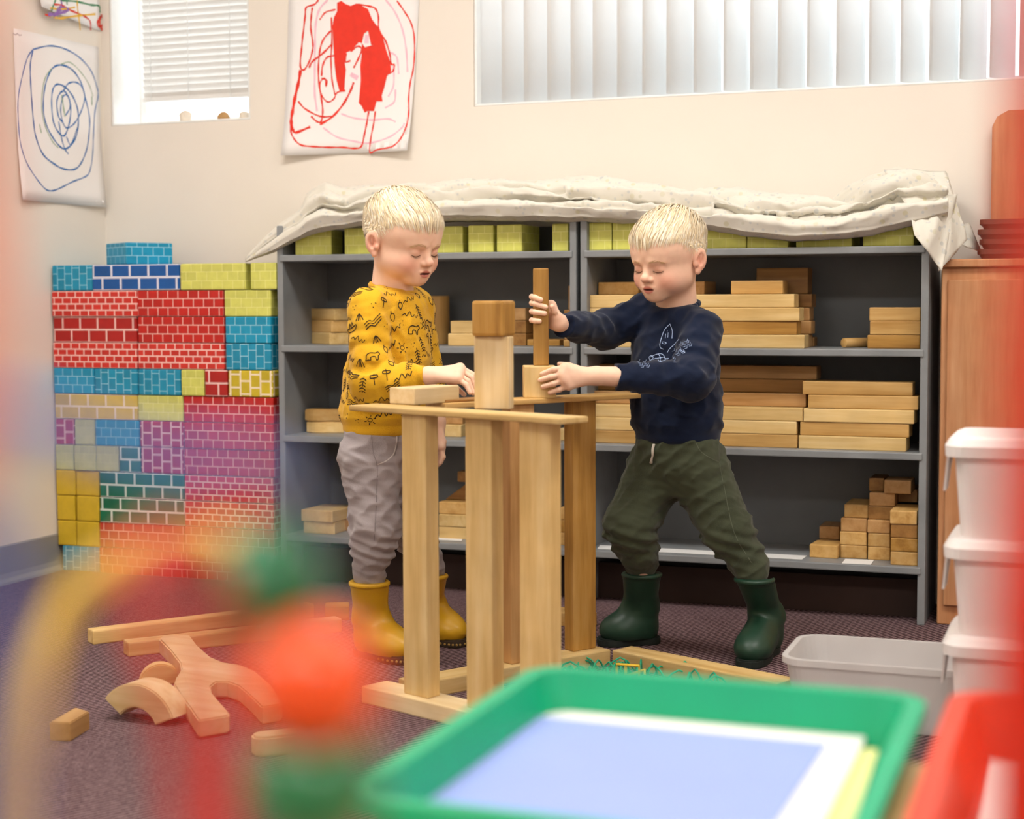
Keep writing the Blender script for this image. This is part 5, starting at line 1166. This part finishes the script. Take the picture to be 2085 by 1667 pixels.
# ------------------------------------------------------------------ boy in yellow
def boy_yellow():
    hc = at(820, 487.5, 3.60); HR = frame(math.radians(47), math.radians(14), .034); s = 1.03
    neck = at(799, 592, 3.625); TR = frame(math.radians(54))
    shR, elR, wrR = at(752, 628, 3.535), at(757, 785, 3.50), at(873, 765, 3.45)
    shL, elL, wrL = at(838, 628, 3.69), at(868, 765, 3.70), at(890, 858, 3.67)
    hipR, knR, anR = at(752, 940, 3.575), at(765, 1070, 3.565), at(752, 1190, 3.60); hipL, knL, anL = at(806, 940, 3.66), at(835, 1070, 3.70), at(872, 1178, 3.73)
    ctr = at(780, 1000, 3.61); org = np.array([ctr[0], ctr[1], 0.0])
    # ---- body
    F1 = [[at(931, 771, 3.425), at(950, 784, 3.42), at(957, 799, 3.415)], [at(933, 763, 3.44), at(953, 776, 3.435), at(963, 800, 3.43)], [at(937, 754, 3.455), at(961, 769, 3.45), at(970, 797, 3.445)], [at(937, 749, 3.47), at(966, 764, 3.465), at(978, 792, 3.46)]]
    thR = [at(905, 772, 3.475), at(928, 788, 3.478), at(945, 803, 3.47)]
    F2 = [[wrL+np.array([0, 0, -.055])+RGT*(.006*i-.009)+FWD*(.012*(1.5-i)), wrL+np.array([0, 0, -.080])+RGT*(.006*i-.004)+FWD*(.013*(1.5-i)), wrL+np.array([0, 0, -.102+.004*abs(i-1)])+RGT*(.004*i-.004)+FWD*(.012*(1.5-i))] for i in range(4)]
    thL = [wrL+np.array([0, 0, -.02])+RGT*.008-FWD*.014, wrL+np.array([0, 0, -.045])+RGT*.016-FWD*.018, wrL+np.array([0, 0, -.066])+RGT*.014-FWD*.016]
    allp = [hc, neck, shR, elR, wrR, shL, elL, wrL, hipR, knR, anR, hipL, knL, anL] + [p for f in F1+F2 for p in f]
    lo, hi = bounds(allp, .06); lo2, hi2 = bounds([hc], .125*s); lo = np.minimum(lo, lo2); hi = np.maximum(hi, hi2); lo[2] = .06
    zc0, zc1 = neck[2]-.01, hc[2]+.125; zs = axis_pts([(lo[2], .44, .006), (.44, .57, .0024), (.57, .66, .0016), (.66, zc0, .005), (zc0, zc1, .0016)])
    v = Vol(np.arange(lo[0], hi[0], .0017), np.arange(lo[1], hi[1], .0017), zs)
    head(v, hc, HR, s, neck)
    ch, pe = at(795, 700, 3.615), at(778, 900, 3.61)
    v.loft([(pe-np.array([0, 0, .03]), .07, .055), (pe, .078, .06), ((ch+pe)/2, .082, .066), (ch, .088, .066), (neck-np.array([0, 0, .02]), .07, .045)], TR, .03, zr=.03)
    v.chain([shR, elR, wrR], [.032, .027, .0195], .01); v.chain([shL, elL, wrL], [.032, .027, .0195], .01)
    hand(v, wrR, F1, thR); hand(v, wrL, F2, thL)
    v.chain([hipR, knR, anR], [.05, .04, .022], .03); v.chain([hipL, knL, anL], [.05, .04, .022], .03)
    V, Fq = v.mesh(); V = relax(V, Fq, 1); C = headcol(V, hc, HR, s)
    root = npmesh('person', V, Fq, M_SKIN, None, org, C); root.location = org
    tag(root, 'blond child in yellow printed sweater, grey trousers and yellow boots, building at left', 'person')
    hm = (V[:, 2] > neck[2]-.02); idx = np.full(len(V), -1); idx[hm] = np.arange(hm.sum()); fm = hm[Fq].all(1); bv = bvhof(V[hm], idx[Fq[fm]])
    HV, HF, HC = hairbm(bv, hc, HR, s, 5, part=-.22); npmesh('hair', HV, HF, M_HAIR, root, org, HC)
    facehair(root, bv, hc, HR, s, org)
    # ---- sweater
    hemc = at(778, 868, 3.61); lo, hi = bounds([shR, elR, wrR, shL, elL, wrL, hemc, neck], .085)
    v = volbox(lo, hi, .0032); up = np.array([0, 0, 1.])
    v.loft([(at(778, 886, 3.61), .093, .083), (at(778, 862, 3.61), .094, .085), (at(780, 846, 3.61), .104, .094), (at(785, 800, 3.612), .106, .094), (at(793, 720, 3.615), .103, .088), (at(797, 650, 3.618), .106, .078), (at(799, 612, 3.622), .098, .064), (neck+up*.0, .062, .054)], TR, .02, zr=.016)
    v.cap(shR+up*.004, shL+up*.004, .043, .043, .03)
    cuR = wrR+(elR-wrR)*.04; v.chain([shR, elR], [.047, .046], .006); v.cap(elR, elR+(cuR-elR)*.72, .044, .034, .018); v.cap(elR+(cuR-elR)*.70, cuR, .0265, .0255, .006)
    cuL = wrL+(elL-wrL)*.1; v.chain([shL, elL], [.046, .040], .02); v.cap(elL, elL+(cuL-elL)*.75, .038, .032, .012); v.cap(elL+(cuL-elL)*.7, cuL, .026, .025, .005)
    for e, c in ((elR, cuR), (elL, cuL)):
        n = c-e; n /= np.linalg.norm(n); v.plane(c, n, .001, c-.05, c+.05)
    def wr(X, Y, Z):
        return .0016*wav(X, Y, Z, 70, 3) + .0010*wav(X, Y, Z*1.5, 150, 4) - .0022*ridge(X, Y, Z*1.3, 62, 5)
    zh = at(778, 862, 3.61)[2]
    v.disp(lambda X, Y, Z: wr(X, Y, Z)*np.clip((Z-zh)/.015, 0, 1))
    def elbow(X, Y, Z):   # creases running out of the bent elbow
        d = np.sqrt((X-elR[0])**2+(Y-elR[1])**2+(Z-elR[2]-.03)**2); return .0050*np.sin(d*210)*np.exp(-(d/.075)**2)
    v.disp(elbow)
    # neckline : dish around the neck with a raised collar
    nd = HR[:, 2]*.2+up*.8+TR[:, 1]*.25; nd /= np.linalg.norm(nd); v.cap(neck+nd*.040, neck+nd*.13, .050, .075, .008, 's')
    V, Fq = v.mesh(); V = relax(V, Fq, 2); sw = npmesh('sweater', V, Fq, M_YEL, root, org); sw['label'] = 'mustard yellow sweater with black line doodles'
    sb = bvhof(V, Fq)
    bm = bmesh.new(); ring = []
    for i in range(40):
        a = 2*math.pi*i/40; p = neck+nd*.006+TR[:, 0]*.054*math.cos(a)+TR[:, 1]*.050*math.sin(a)-nd*.012*math.sin(a); ring.append(p)
    tube_bm(bm, ring+[ring[0]], .0062, 8); o = link('collar', bm_mesh(bm, 'collar', True), M_YEL, sw); o.location = -Vector(org)
    # doodle print all over, stamped in tangent space
    ST = [  # polylines in units of about 1 cm
     [(-.0, -1), (0, 1)] , ]
    tree = [[(0, -1.2), (0, 1.2)]] + [[(-.45+.0*i, .8-.42*i-.25), (0, .8-.42*i), (.45, .8-.42*i-.25)] for i in range(5)]
    mount = [[(-1.4, -.3), (-.9, .1), (-.6, -.2), (-.1, .6), (.3, -.2), (.7, .3), (1.0, -.1), (1.4, .5)]]
    waves = [[(-1.3, -.4+.35*i), (-.5, -.1+.35*i), (0, -.35+.35*i), (.6, -.05+.35*i), (1.3, .25+.35*i)] for i in range(3)]
    leaf = [[(0, -.6), (-.4, -.1), (-.25, .4), (.2, .5), (.45, .1), (.2, -.4), (0, -.6)], [(-.1, .5), (0, .9)]]
    bear = [[(-1.1, -.6), (-1.0, .2), (-.4, .6), (.5, .5), (.9, .7), (1.2, .3), (.9, 0), (.8, -.6), (.5, -.6), (.4, -.1), (-.3, -.1), (-.4, -.6), (-1.1, -.6)]]
    sun = [[(.3*math.cos(a), .3*math.sin(a)) for a in np.linspace(0, 6.2, 9)]] + [[(.5*math.cos(a), .5*math.sin(a)), (.85*math.cos(a), .85*math.sin(a))] for a in np.arange(0, 6.2, 1.05)]
    boat = [[(-1.3, .1), (-.9, -.4), (.7, -.4), (1.3, .2), (.4, .05), (-1.3, .1)], [(-.5, .1), (-.2, .7), (0, .1), (.4, .8), (.6, .1)]]
    dots = [[(-.3, 0), (-.25, .05), (-.2, 0)], [(.2, .2), (.27, .28), (.34, .2)], [(.05, -.4), (.1, -.34), (.16, -.4)]]
    tent = [[(-.7, -.5), (0, .7), (.7, -.5)], [(-.2, -.5), (0, .7), (.2, -.5)]]; sign = [[(0, -1), (0, .8)], [(-.5, .5), (.4, .5), (.6, .3), (.4, .1), (-.5, .1), (-.5, .5)]]
    kinds = [tree, mount, waves, leaf, bear, sun, boat, dots, tent, sign, tree, mount, dots]
    rg = np.random.default_rng(8); cents = V[Fq].mean(1); order = rg.permutation(len(cents)); used = []; bm = bmesh.new()
    for fi in order[:14000]:
        p = cents[fi]
        if p[2] < zh+.012 or np.linalg.norm(p-cuR) < .045 or np.linalg.norm(p-cuL) < .045 or np.linalg.norm(p-neck) < .062: continue
        if used and min(np.linalg.norm(np.array(used)-p, axis=1)) < .0285: continue
        used.append(p); h = sb.find_nearest(Vector(p)); n = np.array(h[1]); tx = np.cross(up, n); tx = tx/np.linalg.norm(tx) if np.linalg.norm(tx) > .2 else np.cross(np.array([1, 0, 0]), n); ty = np.cross(n, tx)
        a = rg.uniform(-.35, .35); tx, ty = tx*math.cos(a)+ty*math.sin(a), ty*math.cos(a)-tx*math.sin(a); sc = rg.uniform(.0135, .0170)
        for pl_ in kinds[rg.integers(len(kinds))]:
            q = catmull(pl_, 3) if len(pl_) > 2 else [np.array(pl_[0]), (np.array(pl_[0])+np.array(pl_[1]))/2, np.array(pl_[1])]; PP = []; NN = []
            for xy in q:
                hh = sb.find_nearest(Vector(p+tx*xy[0]*sc+ty*xy[1]*sc))
                if hh[0] is None: continue
                PP.append(np.array(hh[0])+np.array(hh[1])*.0007); NN.append(np.array(hh[1]))
            if len(PP) > 1: ribbon_bm(bm, PP, NN, rg.uniform(.0015, .0025))
    me = bpy.data.meshes.new('doodles'); bm.to_mesh(me); bm.free(); o = link('doodle_print', me, M_INK, sw); o.location = -Vector(org); o['label'] = 'black line drawings of trees, mountains and animals'; o['kind'] = 'stuff'
    # ---- trousers
    lo, hi = bounds([hipR, knR, anR, hipL, knL, anL, hemc], .09); v = volbox(lo, hi, .0028)
    wc = at(777, 868, 3.61); v.loft([(at(778, 975, 3.612), .080, .066), (at(778, 930, 3.612), .100, .080), (at(778, 895, 3.61), .096, .080), (wc, .088, .074)], TR, .03, zr=.012)
    k1 = knR+np.array([0, 0, -.035]); v.chain([hipR, knR], [.065, .056], .03); v.cap(knR, at(760, 1112, 3.575), .056, .050, .02); v.chain([at(757, 1122, 3.58), at(752, 1168, 3.60), at(752, 1180, 3.60)], [.043, .036, .028], .010)
    v.chain([hipL, knL], [.063, .055], .03); v.chain([knL, at(872, 1152, 3.735), at(874, 1166, 3.74)], [.052, .036, .027], .02)
    v.disp(lambda X, Y, Z: .0018*wav(X, Y, Z*1.3, 70, 13)+.0011*wav(X, Y, Z*1.4, 170, 14)-.0026*ridge(X, Y, Z*1.5, 66, 15))
    zk = at(760, 1115, 3.575)[2]; v.disp(lambda X, Y, Z: .0042*np.sin((Z-zk)*230+9*(X-knR[0])*9)*np.exp(-((Z-zk)/.030)**2))
    V, Fq = v.mesh(); V = relax(V, Fq, 1); tr = npmesh('trousers', V, Fq, M_GRYC, root, org); tr['label'] = 'grey cotton trousers tucked into boots'; tb_ = bvhof(V, Fq)
    print_lines(tb_, [(.0022, [(808, 885), (806, 905), (800, 925), (786, 938), (769, 945)])], 'pocket_stitching', M_STITCH, tr, org, .0008)
    print_lines(tb_, [(.0016, [(756, 882), (760, 920), (768, 950), (767, 1000), (765, 1050), (762, 1100)]), (.0014, [(812, 888), (809, 908), (803, 928)])], 'side_seam', M_GST, tr, org, .0007)
    boot(root, org, onz(729, 1331), onz(838, 1352), at(752, 1183, 3.60), .044, M_YB, M_SOLE, 'mustard yellow rubber boot')
    boot(root, org, onz(846, 1296), onz(944, 1318), at(874, 1169, 3.74), .042, M_YB, M_SOLE, 'mustard yellow rubber boot')
    return root
# ------------------------------------------------------------------ boy in navy
def boy_navy():
    hc = at(1361, 523, 3.62); HR = frame(math.radians(-43), math.radians(11.5), -.026); s = 1.02; up = np.array([0, 0, 1.])
    neck = at(1377, 627, 3.665); TR = frame(math.radians(-38))
    shL, elL, wrL = at(1428, 672, 3.60), at(1408, 772, 3.50), at(1215, 765, CF-.030)
    shR, elR, wrR = at(1312, 640, 3.715), at(1232, 672, 3.68), at(1136, 657, CF+.020)
    hipL, knL, anL = at(1424, 965, 3.66), at(1482, 1080, 3.61), at(1540, 1185, 3.57); hipR, knR, anR = at(1336, 965, 3.70), at(1282, 1072, 3.66), at(1308, 1175, 3.715)
    ctr = at(1400, 1000, 3.65); org = np.array([ctr[0], ctr[1], 0.0])
    df = CF-.0385   # front face of the cube, finger centre lines
    FL = [[at(1150, 749, df-.006), at(1126, 752, df-.008), at(1104, 761, df-.001)], [at(1146, 762, df-.009), at(1122, 767, df-.009), at(1100, 773.5, df-.001)], [at(1150, 773, df-.009), at(1127, 781, df-.009), at(1105, 787, df-.001)], [at(1158, 784, df-.006), at(1139, 793, df-.007), at(1120, 799, df-.001)]]
    thL = [at(1178, 750, df+.012), at(1158, 743, df+.030), at(1139, 741, df+.044)]
    px = 1106; pb = float((POST_C-CAM[:2])@FWD[:2])
    def wrap(yk, y0, y1, y2, xt): return [at(1122, yk, pb+.028), at(1094, y0, pb+.030), at(1083, y1, pb+.008), at(1088, y1+1, pb-.015), at(xt, y2, pb-.0225)]
    FR = [wrap(622, 604, 604, 610, 1101), wrap(634, 618, 617, 625, 1111), wrap(646, 634, 634, 638, 1109), wrap(657, 650, 652, 654, 1098)]
    thR = [at(1133, 645, pb+.008), at(1129, 634, pb-.006), at(1124.5, 624, pb-.012)]
    allp = [hc, neck, shR, elR, wrR, shL, elL, wrL, hipR, knR, anR, hipL, knL, anL] + [p for f in FL+FR for p in f]
    lo, hi = bounds(allp, .06); lo2, hi2 = bounds([hc], .125*s); lo = np.minimum(lo, lo2); hi = np.maximum(hi, hi2); lo[2] = .06
    zc0, zc1 = neck[2]-.01, hc[2]+.125; za, zb_ = at(1120, 812, df)[2], at(1120, 590, pb)[2]
    zs = axis_pts([(lo[2], za, .006), (za, zc1, .0017)])
    v = Vol(np.arange(lo[0], hi[0], .0018), np.arange(lo[1], hi[1], .0018), zs)
    head(v, hc, HR, s, neck)
    ch, pe = at(1375, 720, 3.665), at(1380, 925, 3.675)
    v.loft([(pe-up*.03, .07, .055), (pe, .078, .06), ((ch+pe)/2, .082, .066), (ch, .088, .066), (neck-up*.02, .07, .045)], TR, .03, zr=.03)
    v.chain([shR, elR, wrR], [.032, .027, .0195], .01); v.chain([shL, elL, wrL], [.032, .027, .0205], .01)
    hand(v, wrL, FL, thL); 
    for f in FR: v.cap(wrR, f[0], .0135, .011, .008)
    v.cap(wrR, thR[0], .0135, .0095, .008); v.cap(FR[0][0], FR[3][0], .011, .011, .006); v.cap(thR[0], FR[1][0], .010, .010, .008)
    for f in FR+[thR]:
        for i in range(len(f)-1): v.cap(f[i], f[i+1], .0064-.0002*i, .0062-.0002*i, .0022)
    v.chain([hipR, knR, anR], [.05, .04, .022], .03); v.chain([hipL, knL, anL], [.05, .04, .022], .03)
    V, Fq = v.mesh(); V = relax(V, Fq, 1); C = headcol(V, hc, HR, s)
    root = npmesh('person', V, Fq, M_SKIN, None, org, C); root.location = org
    tag(root, 'blond child in navy sweater, olive trousers and green boots, holding a brown post', 'person')
    hm = (V[:, 2] > neck[2]-.02); idx = np.full(len(V), -1); idx[hm] = np.arange(hm.sum()); fm = hm[Fq].all(1); bv = bvhof(V[hm], idx[Fq[fm]])
    HV, HF, HC = hairbm(bv, hc, HR, s, 9, part=.18); npmesh('hair', HV, HF, M_HAIR, root, org, HC)
    facehair(root, bv, hc, HR, s, org)
    # ---- sweater
    lo, hi = bounds([shR, elR, wrR, shL, elL, wrL, at(1378, 905, 3.67), neck], .09); v = volbox(lo, hi, .0033)
    v.loft([(at(1381, 902, 3.67), .098, .088), (at(1380, 880, 3.67), .101, .092), (at(1378, 860, 3.67), .110, .100), (at(1376, 800, 3.668), .108, .098), (at(1374, 730, 3.666), .104, .090), (at(1374, 680, 3.668), .104, .078), (at(1376, 648, 3.668), .096, .064), (neck, .062, .054)], TR, .02, zr=.016)
    v.cap(shR+up*.002, shL+up*.002, .042, .042, .03)
    cuL = at(1256, 767, CF-.02); v.chain([shL, elL], [.048, .047], .006); v.cap(elL, elL+(cuL-elL)*.74, .045, .034, .018); v.cap(elL+(cuL-elL)*.70, cuL, .030, .0275, .006)
    cuR = at(1148, 662, CF+.024); v.chain([shR, elR], [.046, .042], .02); v.cap(elR, elR+(cuR-elR)*.72, .041, .033, .014); v.cap(elR+(cuR-elR)*.7, cuR, .029, .027, .006)
    for e, c in ((elR, cuR), (elL, cuL)):
        n = c-e; n /= np.linalg.norm(n); v.plane(c, n, .001, c-.05, c+.05)
    zh = at(1380, 880, 3.67)[2]
    v.disp(lambda X, Y, Z: (.0016*wav(X, Y, Z, 70, 23)+.0010*wav(X, Y, Z*1.5, 150, 24)-.0024*ridge(X, Y, Z*1.3, 60, 25))*np.clip((Z-zh)/.015, 0, 1))
    def creases(X, Y, Z):
        o = 0
        for e, f in ((elL, 190), (elR, 170)):
            d = np.sqrt((X-e[0])**2+(Y-e[1])**2+(Z-e[2]-.02)**2); o = o + .0042*np.sin(d*f)*np.exp(-(d/.07)**2)
        return o
    v.disp(creases)
    nd = up*.85+TR[:, 1]*.3; nd /= np.linalg.norm(nd); v.cap(neck+nd*.040, neck+nd*.13, .050, .075, .008, 's')
    V, Fq = v.mesh(); V = relax(V, Fq, 2); sw = npmesh('sweater', V, Fq, M_NAVY, root, org); sw['label'] = 'navy blue sweater with pale blue line print'; sb = bvhof(V, Fq)
    bm = bmesh.new(); ring = [neck+nd*.006+TR[:, 0]*.054*math.cos(a)+TR[:, 1]*.050*math.sin(a)-nd*.012*math.sin(a) for a in np.linspace(0, 2*math.pi, 41)]
    tube_bm(bm, ring, .0062, 8); o = link('collar', bm_mesh(bm, 'collar', True), M_NAVY, sw); o.location = -Vector(org)
    Q = lambda x, y: (1240+x/5.05, 600+y/5.05)
    L = [(.0016, [Q(528, 545), Q(524, 510), Q(545, 430), Q(575, 355), Q(628, 300)]), (.0016, [Q(628, 300), Q(652, 370), Q(648, 450)]), (.0014, [Q(528, 545), Q(560, 560)]), (.0012, [Q(600, 370), Q(603, 376)]), (.0010, [Q(610, 390), Q(606, 440)]), (.0010, [Q(585, 400), Q(580, 450)]), (.0011, [Q(550, 485), Q(585, 490), Q(582, 505), Q(550, 500), Q(550, 485)]),
         (.0014, [Q(600, 595), Q(630, 550), Q(670, 515), Q(700, 480), Q(722, 455)]),
         (.0015, [Q(420, 665), Q(415, 640), Q(440, 625), Q(455, 650), Q(425, 675), (1240+420/5.05, 600+665/5.05)]), (.0015, [Q(430, 640), Q(480, 615), Q(530, 605), Q(560, 620), Q(580, 655), Q(615, 655)]), (.0015, [Q(450, 665), Q(490, 655), Q(520, 690), Q(570, 675), Q(615, 655)]), (.0013, [Q(510, 610), Q(530, 650), Q(525, 690)]), (.0013, [Q(490, 655), Q(575, 640)]), (.0013, [Q(555, 620), Q(570, 670)])]
    for (x0, y0, x1, y1) in ((300, 665, 355, 752), (365, 670, 410, 752), (655, 560, 735, 625), (725, 490, 808, 550), (725, 560, 785, 600), (640, 625, 692, 700), (790, 465, 850, 530)):
        L.append((.0011, [Q(x0, y0), Q(x1, y1)])); dx, dy = (x1-x0), (y1-y0); nn = math.hypot(dx, dy); ux, uy = dx/nn, dy/nn
        for i in range(1, 5):
            bx_, by_ = x0+dx*i/4.2, y0+dy*i/4.2
            for sg in (-1, 1): L.append((.0008, [Q(bx_, by_), Q(bx_-ux*16-sg*uy*20, by_-uy*16+sg*ux*20)]))
    o = print_lines(sb, L, 'line_print', M_INKB, sw, org, .0008); o['label'] = 'pale blue tent, car and twig line print'; o['kind'] = 'stuff'
    # ---- trousers
    lo, hi = bounds([hipR, knR, anR, hipL, knL, anL, at(1380, 880, 3.67)], .095); v = volbox(lo, hi, .0028)
    v.loft([(at(1380, 1000, 3.68), .078, .064), (at(1380, 955, 3.675), .106, .086), (at(1380, 915, 3.672), .104, .090), (at(1379, 886, 3.67), .100, .086)], TR, .03, zr=.010)
    v.chain([hipR, knR], [.070, .058], .03); v.cap(knR, at(1296, 1112, 3.685), .056, .050, .02); v.chain([at(1300, 1122, 3.69), at(1307, 1150, 3.72), at(1307, 1162, 3.72)], [.044, .036, .027], .012)
    v.chain([hipL, knL], [.070, .058], .03); v.chain([knL, at(1527, 1152, 3.58), at(1535, 1172, 3.57)], [.054, .038, .027], .02)
    v.disp(lambda X, Y, Z: .0018*wav(X, Y, Z*1.3, 70, 33)+.0011*wav(X, Y, Z*1.4, 170, 34)-.0028*ridge(X, Y, Z*1.5, 64, 35))
    zk = knR[2]-.03; v.disp(lambda X, Y, Z: .0040*np.sin((Z-zk)*210+60*(X-knR[0]))*np.exp(-((Z-zk)/.035)**2))
    V, Fq = v.mesh(); V = relax(V, Fq, 1); tr = npmesh('trousers', V, Fq, M_OLV, root, org); tr['label'] = 'olive green cotton trousers'; tb_ = bvhof(V, Fq)
    print_lines(tb_, [(.0016, [(1417, 902), (1428, 920), (1448, 933), (1463, 940)]), (.0015, [(1462, 905), (1466, 950), (1476, 1000), (1488, 1060), (1502, 1100), (1530, 1145)]), (.0013, [(1268, 1068), (1310, 1070)])], 'side_seam', M_OST, tr, org, .0008)
    bm = bmesh.new()
    for dx in (0, 6):
        q = surfline(tb_, [(1334-dx*.3, 905), (1331-dx*.2, 920), (1327+dx*.4, 942)], 4, .0035)
        if len(q) > 2: tube_bm(bm, [p for p, n in q], [.0022]*(len(q)-1)+[.003], 6)
    if len(bm.verts): o = link('drawstring', bm_mesh(bm, 'string', True), plain('drawstring_white', '#d9d0c2', .8, .05, 60), tr); o.location = -Vector(org)
    else: bm.free()
    boot(root, org, onz(1572, 1322), onz(1519, 1362), at(1536, 1176, 3.57), .044, M_GB, M_SOLEG, 'dark green rubber boot', studs=False)
    boot(root, org, onz(1340, 1308), onz(1220, 1314), at(1307, 1166, 3.72), .044, M_GB, M_SOLEG, 'dark green rubber boot', studs=False)
    return root
boy_yellow(); boy_navy()
